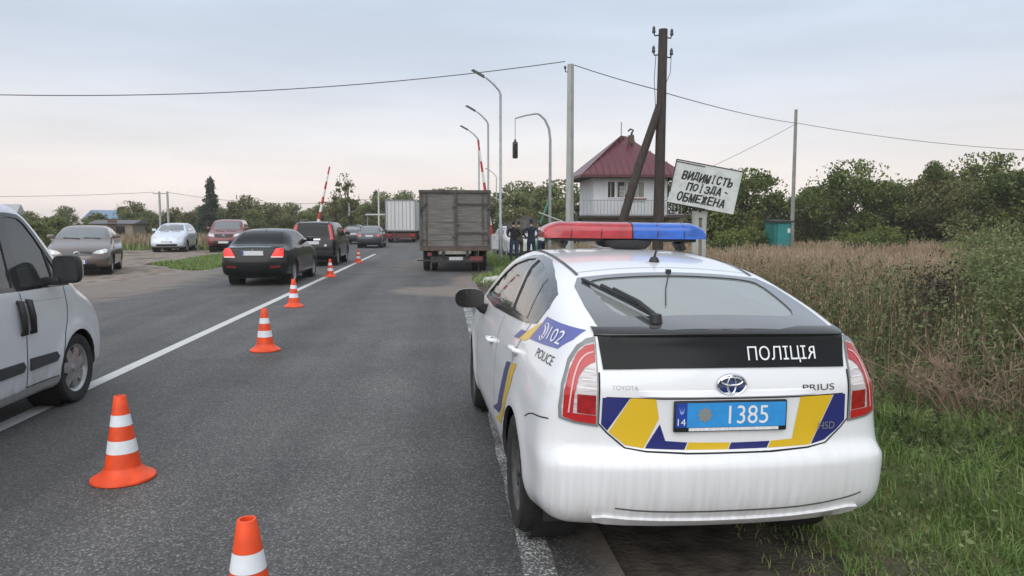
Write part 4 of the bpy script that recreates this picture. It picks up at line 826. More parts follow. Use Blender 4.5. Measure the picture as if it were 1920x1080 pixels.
car(BL, ICE, (-16.1, 48.0, 0), R(180+8), 'pale blue white electric hatchback parked in the dirt lot', (.82, 3.50), wr=.315, scale=1.06, track=.76, side=[[(3.05, 1.12), (2.55, 1.42), (2.1, 1.46), (1.85, 1.45), (1.8, 1.08)], [(1.72, 1.08), (1.76, 1.45), (1.2, 1.43), (.8, 1.33), (.75, 1.12)]], rear=[[(-.5, 1.15), (.5, 1.15), (.45, 1.42), (-.45, 1.42)]], front=[[(-.66, 1.13), (.66, 1.13), (.54, 1.44), (.3, 1.465), (-.3, 1.465), (-.54, 1.44)]], glassm=PALE_GLASS,
    head=[([(.48, .72), (.58, .80), (.70, .92), (.74, .90), (.72, .78), (.62, .70)], HEAD_LAMP)], plate_f=.55, extra=front_extra([(-.16, .66), (.16, .66), (.15, .78), (-.15, .78)], [(-.52, .33), (.52, .33), (.5, .44), (-.5, .44)], .72, ICE), res=(56, 24, 24))
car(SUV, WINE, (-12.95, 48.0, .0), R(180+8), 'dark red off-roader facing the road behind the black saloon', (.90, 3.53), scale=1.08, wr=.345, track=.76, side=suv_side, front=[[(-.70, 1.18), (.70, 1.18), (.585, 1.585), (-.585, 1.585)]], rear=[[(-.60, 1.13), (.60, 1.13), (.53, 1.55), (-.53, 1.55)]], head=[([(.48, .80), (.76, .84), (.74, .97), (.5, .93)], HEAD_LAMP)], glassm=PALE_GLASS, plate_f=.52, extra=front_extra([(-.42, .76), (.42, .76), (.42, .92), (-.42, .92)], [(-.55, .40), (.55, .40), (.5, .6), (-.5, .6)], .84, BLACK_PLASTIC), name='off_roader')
BF = sedan(4.45, 1.45, .85, 1.0)
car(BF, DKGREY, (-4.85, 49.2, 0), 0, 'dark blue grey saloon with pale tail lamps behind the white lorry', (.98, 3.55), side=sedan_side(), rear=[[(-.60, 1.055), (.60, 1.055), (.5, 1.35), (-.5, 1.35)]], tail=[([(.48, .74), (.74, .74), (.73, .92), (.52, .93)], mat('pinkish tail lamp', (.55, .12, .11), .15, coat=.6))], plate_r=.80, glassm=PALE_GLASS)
BH = hatch(4.2, 1.50, .86, 1.05, .35, .92)
car(BH, SILV2, (-6.4, 37.5, 0), 0, 'silver hatchback mostly hidden behind the black off-roader', (.78, 3.3), side=[[(2.9, 1.1), (2.4, 1.39), (1.8, 1.42), (1.75, 1.07)], [(1.66, 1.07), (1.7, 1.42), (.9, 1.35), (.75, 1.1)]], rear=[[(-.52, 1.12), (.52, 1.12), (.46, 1.40), (-.46, 1.40)]], tail=[([(.56, .85), (.76, .85), (.70, 1.25), (.60, 1.25)], RED_LAMP)], plate_r=.8)
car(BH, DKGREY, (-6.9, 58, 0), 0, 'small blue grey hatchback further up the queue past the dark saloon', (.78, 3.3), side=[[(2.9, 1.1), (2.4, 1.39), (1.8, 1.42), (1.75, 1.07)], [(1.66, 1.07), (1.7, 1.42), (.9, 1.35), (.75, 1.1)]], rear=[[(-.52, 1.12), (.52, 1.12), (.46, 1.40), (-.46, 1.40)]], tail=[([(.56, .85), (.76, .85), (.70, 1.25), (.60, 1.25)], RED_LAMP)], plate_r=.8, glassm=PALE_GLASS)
# ================================================================ cones
CONE_O = mat('orange cone plastic', (.78, .072, .012), .5, var=.14, scale=9, detail=8); CONE_W = mat('white reflective band', (.74, .77, .80), .35, var=.05, scale=20)
def cone_proto(loc, label, rz, tall=True):
    o = empty('traffic_cone', loc, rz, label, 'cone', 'traffic cones along the closed lane')
    def rad(z): return .115-(.115-.036)*((z-.05)/.50)
    part('base', CONE_O, o, lambda b: b.lathe([(.001, 0), (.19, 0), (.197, .008), (.194, .02), (.15, .045), (.125, .065), (rad(.075), .09)], n=36), 40)
    for i, (a, b_, m) in enumerate([(.085, .185, CONE_O), (.185, .268, CONE_W), (.268, .360, CONE_O), (.360, .432, CONE_W), (.432, .548, CONE_O)]):
        d = .0015 if m is CONE_W else 0
        pr = [(rad(a)+d, a), (rad(b_)+d, b_)]
        if i == 4: pr += [(.034, .552), (.026, .552), (.022, .50)]
        part('cone_band', m, o, lambda b: b.lathe(pr, n=32), 40)
    return o
CONES = [((-.752, 2.82), 'traffic cone standing nearest the police car, cut off by the bottom edge' if False else 'orange traffic cone standing alone on the empty lane beside the police car'), ((-2.10, 4.97), 'orange traffic cone beside the front wheel of the silver van'), ((-2.34, 9.92), 'orange traffic cone third along the row counted from the police car'), ((-2.98, 15.1), 'orange traffic cone just short of the black saloon'), ((-3.50, 23.4), 'orange traffic cone on the white centre line beside the black saloon front'), ((-3.55, 31.5), 'orange traffic cone on the centre line beside the black off-roader')]
for i, ((x, y), lb) in enumerate(CONES): cone_proto((x, y, .0), lb, i*.7)
# ================================================================ cargo lorry with boarded body
WOOD_G = mat('weathered grey boards', (.105, .099, .092), .9, col2=(.20, .19, .176), scale=3, stretch=(.6, .6, 14), bump=.3, bscale=30); WOOD_D = mat('dark weathered frame', (.075, .069, .063), .9, var=.3, scale=6); RUSTY = mat('rusty steel', (.085, .050, .035), .85, col2=(.12, .09, .075), scale=9); STEEL_D = mat('dirty chassis steel', (.035, .034, .033), .8, var=.4, scale=9)
def cargo_lorry():
    o = empty('cargo_lorry', (.38, 25.2, 0), 0, 'lorry with tall weathered grey board body stopped at the verge', 'lorry'); W, L, z0, z1 = 1.17, 5.2, .78, 2.72; r = random.Random(4)
    n = 9; h = (z1-z0-.10)/n
    for i in range(n):
        z = z0+.08+h*(i+.5)
        for x0, x1 in ((-W+.06, -.02), (.06, W-.06)):
            part('plank', WOOD_G, o, lambda b: b.box(((x0+x1)/2, .035+r.uniform(-.006, .006), z), (x1-x0, .03, h-.014), rz=0))
        for sg in (-1, 1): part('plank', WOOD_G, o, lambda b: b.box((sg*(W-.03), L/2+.03, z), (.03, L-.1, h-.014)))
        part('plank', WOOD_G, o, lambda b: b.box((0, L, z), (2*W-.1, .03, h-.014)))
    for x in (-W+.03, -.42*0+.02, W-.03): part('post', WOOD_D, o, lambda b: b.box((x, 0, (z0+z1)/2), (.10, .07, z1-z0), bev=.01))
    for x in (-W+.22,): part('post', WOOD_D, o, lambda b: b.box((x, .008, (z0+z1)/2), (.06, .03, z1-z0-.1)))
    part('post', WOOD_D, o, lambda b: b.box((W-.24, .008, (z0+z1)/2), (.06, .03, z1-z0-.1)))
    for z in (1.32, 1.36+.62+.30): part('cross_rail', WOOD_D, o, lambda b: b.box((.60, -.012, z), (W-.10, .05, .06)))
    part('brace', WOOD_D, o, lambda b: b.box((-W+.13, -.02, 2.18), (.05, .03, .34), ry=.6)); part('brace', WOOD_D, o, lambda b: b.box((W-.14, -.02, 2.20), (.05, .03, .34), ry=-.6))
    for x, z in ((-.04, 1.2), (-.04, 2.2), (.10, 1.6), (W-.12, 1.1), (-W+.12, 1.1)): part('latch', RUSTY, o, lambda b: b.box((x, -.05, z), (.13, .03, .05), bev=.008))
    part('top_rail', WOOD_D, o, lambda b: (b.box((0, 0, z1-.02), (2*W+.05, .10, .09)), b.box((-W, L/2, z1-.02), (.07, L, .08)), b.box((W, L/2, z1-.02), (.07, L, .08))))
    part('deck', RUSTY, o, lambda b: b.box((0, L/2, z0), (2*W+.04, L+.06, .12)))
    for k in range(4):
        for sg in (-1, 1): part('post', WOOD_D, o, lambda b: b.box((sg*(W+.005), .6+k*1.35, (z0+z1)/2), (.05, .09, z1-z0)))
    part('chassis', STEEL_D, o, lambda b: (b.box((-.40, 3.2, .62), (.10, 6.6, .2)), b.box((.40, 3.2, .62), (.10, 6.6, .2)), b.box((0, 1.05, .50), (1.6, .16, .16)), b.box((-.78, .5, .6), (.2, .4, .25), bev=.03)))
    part('rear_bumper', STEEL_D, o, lambda b: (b.box((.05, -.02, .42), (1.75, .08, .20), bev=.02), b.box((-1.05, .0, .40), (.45, .05, .05)), b.box((.72, .03, .60), (.05, .05, .35)), b.box((-.55, .03, .60), (.05, .05, .35))))
    part('light_beam', mat('pale timber beam', (.26, .24, .21), .8, var=.2), o, lambda b: b.box((-.02, -.03, .655), (1.05, .06, .10)))
    part('number_plate', mat('dirty plate', (.42, .44, .45), .5, var=.15, scale=12), o, lambda b: b.box((.02, -.075, .46), (.46, .02, .11)))
    part('reflector', mat('dull red board', (.16, .03, .03), .5, var=.2), o, lambda b: b.box((.70, -.075, .46), (.42, .02, .14)))
    part('tail_lamp', mat('dull red board', (.16, .03, .03), .5), o, lambda b: b.box((-.86, -.02, .60), (.14, .06, .12), bev=.02))
    CABG = mat('faded blue cab paint', (.12, .16, .2), .5, var=.1)
    part('cab', CABG, o, lambda b: (b.box((0, L+.85, 1.45), (2.1, 1.4, 1.5), bev=.15), b.box((0, L+1.95, 1.05), (1.5, 1.0, .75), bev=.15)), 40)
    part('windscreen', DARK_GLASS, o, lambda b: b.box((0, L+1.55, 1.8), (1.8, .06, .6), bev=.02)); part('wing_mirror', BLACK_PLASTIC, o, lambda b: (b.box((1.30, L+.9, 1.75), (.16, .05, .32), bev=.02), b.tube([(1.0, L+1, 1.9), (1.3, L+.9, 1.9)], .015, 6)))
    for x in (-.98, .98): wheel(o, x, 1.15, .46, .24, STEEL_D, 6, ns=22)
    for x in (-.70, .70): wheel(o, x, 1.15, .46, .22, STEEL_D, 6, ns=22)
    for x in (-.92, .92): wheel(o, x, L+1.75, .46, .24, STEEL_D, 6, ns=22)
cargo_lorry()
def box_lorry():
    o = empty('box_trailer_lorry', (-3.55, 62.5, 0), 0, 'articulated lorry with white ribbed box trailer driving away', 'lorry'); WB = mat('off white trailer panel', (.60, .60, .60), .5, var=.05, scale=3, stretch=(6, 1, .3)); W = 1.25; z0, z1 = .95, 3.52; L = 11
    part('box', WB, o, lambda b: b.box((0, L/2, (z0+z1)/2), (2*W, L, z1-z0)))
    for k in range(8): part('door_rib', mat('trailer rib grey', (.36, .36, .37), .5), o, lambda b: b.box((-W+.17+k*.31, -.02, (z0+z1)/2+.05), (.045 if k % 2 else .09, .035, z1-z0-.3)))
    part('rear_frame', mat('trailer frame grey', (.2, .2, .2), .5), o, lambda b: (b.box((0, -.01, z1-.04), (2*W+.03, .06, .10)), b.box((0, -.01, z0+.05), (2*W+.03, .06, .12)), b.box((-W+.03, -.008, (z0+z1)/2), (.08, .05, z1-z0)), b.box((W-.03, -.008, (z0+z1)/2), (.08, .05, z1-z0))))
    part('underrun', mat('dark red underrun', (.09, .02, .02), .6), o, lambda b: (b.box((0, .05, .62), (2.4, .12, .3), bev=.02), b.box((0, .02, .40), (2.4, .08, .12))))
    for x in (-.95, .95): part('tail_lamp', RED_LAMP, o, lambda b: b.box((x, -.02, .62), (.36, .04, .14)))
    part('chassis', STEEL_D, o, lambda b: b.box((0, L/2+.2, .78), (1.1, L-.6, .3)))
    for k in range(3):
        for x in (-1.0, 1.0): wheel(o, x, 1.6+k*1.25, .48, .30, STEEL_D, 6, ns=18)
    part('tractor_cab', mat('cab white', (.55, .56, .58), .4), o, lambda b: (b.box((0, L+1.4, 1.9), (2.4, 2.0, 2.9), bev=.2),), 40)
    for x in (-1.0, 1.0):
        for y in (L-.5, L+2.0): wheel(o, x, y, .48, .30, STEEL_D, 6, ns=18)
box_lorry()
# ================================================================ poles, lamps, wires
CONC = mat('pale concrete', (.36, .37, .35), .85, var=.12, scale=5, stretch=(2, 2, .5)); OLDWOOD = mat('dark old pole timber', (.050, .040, .034), .9, var=.35, scale=7, stretch=(5, 5, .5), bump=.4); GALV = mat('galvanised steel', (.30, .32, .33), .5, .4, var=.1); CERAM = mat('dark insulator', (.02, .021, .023), .3)
GREYPOLE = mat('grey concrete pole', (.24, .245, .23), .85, var=.15, scale=4)
def gz(x, y): return float(ground_z(x, y))
def pole(name, x, y, h, r0, r1, m, label, square=False, lean=(0, 0)):
    o = empty(name, (x, y, gz(x, y)-.05), 0, label, 'pole')
    n = 4 if square else 10; b = MB(); b.tube([(0, 0, 0), (lean[0]*.5, lean[1]*.5, h/2), (lean[0], lean[1], h)], [r0, (r0+r1)/2, r1], n); b.build('shaft', m, o, 40); return o
wp = pole('concrete_pole', 3.89, 23, 6.65, .135, .10, CONC, 'pale square concrete pole between the lorry and the crossing house', True)
part('insulator', CERAM, wp, lambda b: (b.tube([(-.10, 0, 6.42), (-.16, 0, 6.42), (-.17, 0, 6.52)], .018, 6), b.lathe([(.02, 0), (.04, .02), (.035, .08), (.01, .10)], c=(-.17, 0, 6.50), n=10)))
tp = pole('wooden_pole', 6.40, 22, 7.45, .17, .13, OLDWOOD, 'dark wooden utility pole with insulators at its top and a leaning brace', lean=(.06, 0))
part('brace', OLDWOOD, tp, lambda b: b.tube([(-1.62, -.1, 0), (-.65, -.08, 3.4), (-.02, -.06, 5.25)], [.14, .13, .115], 9), 50)
for z in (7.28, 6.72):
    for sg, d in ((-1, .0), (1, -.06)):
        hk = part('insulator_hook', CERAM, tp, lambda b: b.tube([(.05+sg*.08, 0, z+d), (.05+sg*.24, 0, z-.02+d), (.05+sg*.27, 0, z+.08+d)], .022, 6))
        part('insulator', CERAM, hk, lambda b: b.lathe([(.001, -.02), (.05, 0), (.055, .05), (.038, .08), (.05, .12), (.02, .19), (.001, .20)], c=(.05+sg*.27, 0, z+.06+d), n=10), 50)
part('hanging_wire', CERAM, tp, lambda b: b.tube([(-.16, -.05, 6.7), (-.20, -.05, 6.0), (-.16, -.05, 5.4), (-.13, -.14, 4.4)], .010, 5)); part('hanging_wire', CERAM, tp, lambda b: b.tube([(.30, -.05, 6.7), (.28, -.05, 6.2), (.16, -.05, 5.9)], .010, 5))
pole('slim_pole', 18.3, 38, 7.6, .12, .085, GREYPOLE, 'slim grey pole in front of the hedge beside the teal booth', True)
def street_lamp(x, y, h, label, s=1):
    o = empty('street_lamp', (x, y, 0), 0, label, 'street lamp', 'street lamps along the verge')
    part('column', GALV, o, lambda b: b.tube([(0, 0, -.1), (0, 0, 1.6), (0, 0, 1.62), (.01, 0, h-.95), (-.06, 0, h-.78), (-.30, 0, h-.52), (-.62, 0, h-.26)], [.085, .085, .06, .05, .045, .04, .035], 9), 50)
    part('lamp_head', mat('dark lamp head', (.05, .053, .056), .45), o, lambda b: b.box((-.92, 0, h-.10), (.66, .20, .10), ry=.50, bev=.03, taper=(.8, .7)), 40)
street_lamp(2.42, 32, 8.0, 'street lamp with dark angled head, tallest above the boarded lorry'); street_lamp(2.43, 41, 7.9, 'street lamp second along the verge behind the boarded lorry'); street_lamp(2.30, 49, 7.85, 'street lamp third along the verge beside the raised striped barrier'); street_lamp(5.75, 82, 7.5, 'small far street lamp beyond the level crossing')
so = empty('signal_mast', (4.84, 34, 0), 0, 'curved steel mast with a black signal lamp hanging on a wire', 'signal')
part('mast', GALV, so, lambda b: b.tube([(0, 0, -.1), (0, 0, 3), (0, 0, 5.4), (-.06, 0, 5.9), (-.25, 0, 6.3), (-.5, 0, 6.52), (-.62, 0, 6.56), (-1.1, 0, 6.48), (-1.60, 0, 6.33)], [.08, .07, .06, .055, .05, .045, .04, .035, .03], 9), 50)
part('hanging_wire', CERAM, so, lambda b: b.tube([(-1.60, 0, 6.33), (-1.60, 0, 5.35)], .012, 5))
part('signal_lamp', mat('signal housing black', (.02, .02, .02), .4), so, lambda b: (b.box((-1.60, 0, 4.92), (.24, .18, .74), bev=.05), b.lathe([(.02, 0), (.07, .04), (.02, .14)], c=(-1.60, 0, 5.28), n=10), b.lathe([(.09, -.20), (.10, -.09), (.07, -.085)], c=(-1.60, 0, 5.08), axis='Y', n=14), b.lathe([(.09, -.20), (.10, -.09), (.07, -.085)], c=(-1.60, 0, 4.80), axis='Y', n=14)), 40)
BR = mat('barrier red', (.42, .035, .03), .5, var=.1); BW = mat('barrier white', (.68, .68, .67), .5, var=.08)
def barrier(x, y, foot, tip, label, r=.07):
    o = empty('level_crossing_barrier', (x, y, 0), 0, label, 'barrier', 'raised level crossing barriers'); a, b_ = Vector(foot), Vector(tip)
    part('post', mat('barrier grey post', (.25, .26, .26), .6), o, lambda b: b.box((a.x, a.y, a.z/2), (.28, .28, a.z), bev=.04))
    n = 9
    for i in range(n): part('boom_section', BR if i % 2 == 0 else BW, o, lambda b: b.tube([a+(b_-a)*(i/n), a+(b_-a)*((i+1)/n)], [r*1.2-(r*.7)*i/n, r*1.2-(r*.7)*(i+1)/n], 8))
    part('counterweight', STEEL_D, o, lambda b: b.box(tuple(a-(b_-a).normalized()*.4), (.2, .25, .5), bev=.03))
barrier(2.30, 38, (.12, 0, 1.0), (-.56, 0, 5.8), 'raised red and white barrier boom above the boarded lorry', .085)
barrier(-7.35, 44, (0, 0, 1.0), (.86, 0, 4.85), 'raised red and white barrier boom across the road beside the young birch', .085)
WIRE = mat('wire', (.07, .07, .075), .5)
def wire(a, b, sag, label, r=.014):
    a, b = Vector(a), Vector(b); pts = [a.lerp(b, t)-Vector((0, 0, 4*sag*t*(1-t))) for t in np.linspace(0, 1, 28)]
    m = MB(); m.tube(pts, r, 5); o = m.build('overhead_wire', WIRE, None, 60); tag(o, label, 'wire', 'overhead wires')
wire((3.72, 23, 6.55), (-24, 23, 6.0), .95, 'overhead wire running over the road from the concrete pole'); wire((4.0, 23, 6.45), (6.42, 22, 5.55), .03, 'overhead wire between concrete pole and wooden pole'); wire((6.5, 22, 5.5), (18.27, 38, 6.83), .10, 'overhead wire between wooden pole and slim pole'); wire((18.35, 38, 6.83), (48, 40, 6.2), .9, 'overhead wire leaving the slim pole over the hedge'); wire((18.25, 38, 6.75), (14.2, 43, 4.3), .1, 'service wire dropping from the slim pole to the crossing house', .012)
# ================================================================ warning board
so = empty('warning_board', (5.99, 17, gz(5.99, 17)), 0, 'tilted white board with peeling Cyrillic lettering on a concrete post', 'sign')
BOARD = mat('peeling white board', (.60, .63, .61), .7, col2=(.44, .47, .46), scale=5, detail=8, lo=.42, hi=.72)
def board_pt(u, v, d=0): # u along the width, v up, board leaning clockwise
    a = R(-10); c, s_ = math.cos(a), math.sin(a); return (.06+u*c-v*s_*.0+v*.20, d, 2.60+u*s_+v*c)
bw, bh = .80, .50
part('post', CONC, so, lambda b: (b.box((-.10, .16, .95), (.13, .12, 2.2)), b.box((.10, .16, .95), (.10, .12, 2.2)), b.box((0, .16, 1.95), (.34, .10, .12))))
b = MB(); V = [board_pt(u, v, d) for d in (-.015, .015) for u, v in ((-bw, -bh), (bw, -bh), (bw, bh), (-bw, bh))]; b.add(V, [(0, 1, 2, 3), (7, 6, 5, 4), (0, 4, 5, 1), (1, 5, 6, 2), (2, 6, 7, 3), (3, 7, 4, 0)]); bd = b.build('board', BOARD, so)
b = MB()
for (p, q) in (((-bw, bh), (bw, bh)), ((-bw, -bh), (.1, -bh)), ((-bw, bh), (-bw, -bh*.5)), ((-bw, bh-.045), (-.1, bh-.05))): b.tube([board_pt(*p, -.012), board_pt(*q, -.012)], .014, 6)
b.build('edge_strip', mat('edge dark', (.05, .05, .05), .7, var=.4, scale=12), bd)
BINK = mat('faded black lettering', (.022, .023, .023), .8, col2=(.15, .155, .15), scale=11, detail=6, lo=.52, hi=.8)
rr_ = random.Random(3)
for row, (s, u0, u1, v, hgt) in enumerate((('ВИДИМІСТЬ', -.60, .64, .19, .20), ('ПОЇЗДА', -.44, .42, -.06, .185), ('ОБМЕЖЕНА', -.62, .56, -.31, .20))):
    n = len(s)
    for i, ch in enumerate(s):
        V, F = text_geo(ch, .03); cw = (u1-u0)/n*(.78 if ch not in 'ІЇ' else .22); cu = u0+(u1-u0)*(i+.5)/n; jit = rr_.uniform(-.012, .012); sz = hgt*rr_.uniform(.92, 1.05)*(1.12 if ch in 'ДЇ' else 1)
        VV = []; FF = []
        for q, (du, dv) in enumerate(((0, 0), (.012, .004), (-.010, .006), (.003, -.008))): FF += [tuple(i_+len(VV) for i_ in f_) for f_ in F]; VV += [board_pt(cu+p[0]*cw+p[1]*.03+du, v+jit+p[1]*sz+dv, -.018-.0006*q) for p in V]
        obj('letter', VV, FF, BINK, bd)
for (u, v, l_, a) in ((.02, .10, .07, 1.4), (-.02, -.20, .035, .3), (.52, -.05, .06, -.4), (.06, -.24, .07, 1.2)):
    obj('peeled_patch', [board_pt(u+math.cos(a+t)*l_*k, v+math.sin(a+t)*l_*k*.6, -.0195) for t, k in ((0, 1), (1.1, .45), (2.3, .7), (3.3, .9), (4.2, .4), (5.4, .6))], [tuple(range(6))], BINK, bd)
# ================================================================ crossing house
def crossing_house():
    o = empty('crossing_house', (11.35, 45, 0), 0, 'white two storey crossing house with red hipped roof and railed balcony', 'house')
    WW = mat('white rendered wall', (.62, .63, .65), .85, var=.06, scale=1.2, dirt=(1.9, 3.2, (.35, .34, .32), .4)); BRK = mat('pinkish plastered wall', (.36, .29, .25), .9, var=.18, scale=2.2); ROOF = mat('wine red sheet roof', (.105, .017, .027), .5, var=.10, scale=2, coat=.2); DW = mat('dark timber', (.05, .042, .036), .8, var=.2)
    x0, x1, D = -2.28, 2.30, 4.6; zf, zt = 2.05, 4.48
    part('upper_wall', WW, o, lambda b: b.box((0, D/2, (zf+zt)/2), (x1-x0, D, zt-zf)))
    part('lower_wall', BRK, o, lambda b: b.box((.1, D/2+.3, zf/2-.1), (4.3, D-.2, zf-.05)))
    part('balcony_floor', DW, o, lambda b: b.box((0, D/2-.3, zf-.03), (x1-x0+1.9, D+1.6, .14)))
    for i in range(11): part('wall_batten', mat('batten white', (.66, .67, .69), .8), o, lambda b: b.box((x0+.22+i*.42, -.012, (zf+zt)/2), (.03, .02, zt-zf-.1)))
    e = .95; zl = 4.48; za = 7.15; V = [(x0-e, -e, zl), (x1+e, -e, zl), (x1+e, D+e, zl), (x0-e, D+e, zl), (-.15, D/2-.3, za), (.35, D/2+.3, za-.0)]
    b = MB(); b.add(V, [(0, 1, 5, 4), (1, 2, 5), (2, 3, 4, 5), (3, 0, 4)]); rf = b.build('roof', ROOF, o)
    part('fascia', mat('dark red fascia', (.08, .015, .02), .5), rf, lambda b: (b.box((0, -e, zl-.05), (x1-x0+2*e, .05, .16)), b.box((x0-e, D/2, zl-.05), (.05, D+2*e, .16)), b.box((x1+e, D/2, zl-.05), (.05, D+2*e, .16))))
    part('soffit', DW, rf, lambda b: b.box((0, D/2, zl-.10), (x1-x0+2*e-.1, D+2*e-.1, .05)))
    for i in range(16):
        t = (i+.5)/16; x = x0-e+(x1-x0+2*e)*t; zz = min((x-(x0-e))/(-.15-(x0-e)), ((x1+e)-x)/((x1+e)-.35), 1); y = -e+(D/2+e)*zz; part('roof_seam', ROOF, rf, lambda b: b.tube([(x, -e, zl+.035), (x, -e+(D/2-.3+e)*zz*.98, zl+.02+(za-zl)*zz*.98)], .018, 4))
    part('mast', DW, rf, lambda b: b.tube([(-.12, D/2-.2, za-.1), (-.12, D/2-.2, za+.85)], .025, 6))
    part('flue', STEEL_D, rf, lambda b: b.tube([(.45, D/2-.6, za-.5), (.45, D/2-.6, za+.1), (.55, D/2-.6, za+.28), (.38, D/2-.6, za+.36), (.22, D/2-.6, za+.22)], [.10, .07, .06, .06, .05], 8), 60); part('chimney', mat('chimney brick dark', (.09, .06, .05), .9, var=.3), rf, lambda b: b.box((.42, D/2-.6, za-.28), (.32, .32, .5)))
    for i, (xa, xb) in enumerate(((-1.42, -.98), (-.86, -.30), (-.22, .30), (.36, .84))):
        w = part('window', mat('window frame white', (.7, .7, .72), .6), o, lambda b: (b.box(((xa+xb)/2, -.02, 4.16), (xb-xa+.1, .06, .06)), b.box(((xa+xb)/2, -.02, 3.16), (xb-xa+.1, .06, .06)), b.box((xa-.02, -.018, 3.66), (.06, .05, .94)), b.box((xb+.02, -.018, 3.66), (.06, .05, .94))))
        part('pane', DARK_GLASS if i < 2 else mat('curtained pane', (.20, .20, .17), .25, var=.2), w, lambda b: b.box(((xa+xb)/2, -.006, 3.66), (xb-xa, .02, .94)))
        if i in (1, 2): part('curtain', mat('pale curtain', (.34, .33, .30), .9, var=.2), w, lambda b: b.box(((xa+xb)/2+.06, -.018, 3.55), ((xb-xa)*.6, .006, .66)))
    part('flower_box', mat('brown flower box', (.16, .08, .05), .8, var=.3), o, lambda b: b.box((.28, -.10, 3.08), (1.35, .14, .10)))
    RL = mat('railing grey blue', (.24, .26, .28), .5)
    part('handrail', RL, o, lambda b: (b.box((-.1, -1.05, 2.98), (x1-x0+1.6, .05, .05)), b.box((-.1, -1.05, 2.15), (x1-x0+1.6, .04, .04))))
    for i in range(30): part('baluster', RL, o, lambda b: b.box((x0-.8+i*.205, -1.05, 2.56), (.026, .026, .82)))
    ax0 = 2.35
    part('annex_wall', BRK, o, lambda b: (b.box((3.45, .55, 1.75), (2.3, .3, .70)), b.box((2.5, .55, .7), (.42, .3, 1.5)), b.box((4.38, .55, .7), (.44, .3, 1.5)), b.box((3.45, 2.6, 1.05), (2.3, 3.8, 2.1))))
    part('annex_doorway', mat('dark doorway', (.03, .035, .035), .8), o, lambda b: b.box((3.42, .66, .70), (1.5, .06, 1.45)))
    part('meter_box', mat('beige box', (.38, .33, .27), .7, var=.2), o, lambda b: b.box((2.85, .33, 1.62), (.75, .18, .6), bev=.02)); part('annex_roof', mat('rusty sheet', (.13, .09, .08), .8), o, lambda b: b.box((3.5, 2.4, 2.16), (2.6, 4.6, .10)))
crossing_house()
# ================================================================ teal booth
o = empty('teal_booth', (17.15, 36.6, -.1), .15, 'small teal green booth at the foot of the hedge', 'booth'); TL = mat('teal paint', (.015, .155, .135), .6, var=.15, scale=3)
part('wall', TL, o, lambda b: b.box((0, .45, .85), (.95, .9, 1.9))); part('roof', mat('dark felt', (.03, .035, .03), .9), o, lambda b: b.box((0, .45, 1.84), (1.15, 1.15, .09), rx=.06)); dr = part('door', mat('teal door', (.02, .20, .19), .6), o, lambda b: b.box((.0, -.02, .85), (.66, .05, 1.7))); part('handle', CHROME, dr, lambda b: b.box((.25, -.06, .9), (.04, .04, .12))); part('notice', mat('white notice', (.55, .6, .6), .6), dr, lambda b: b.box((.30, -.05, 1.35), (.16, .01, .22)))
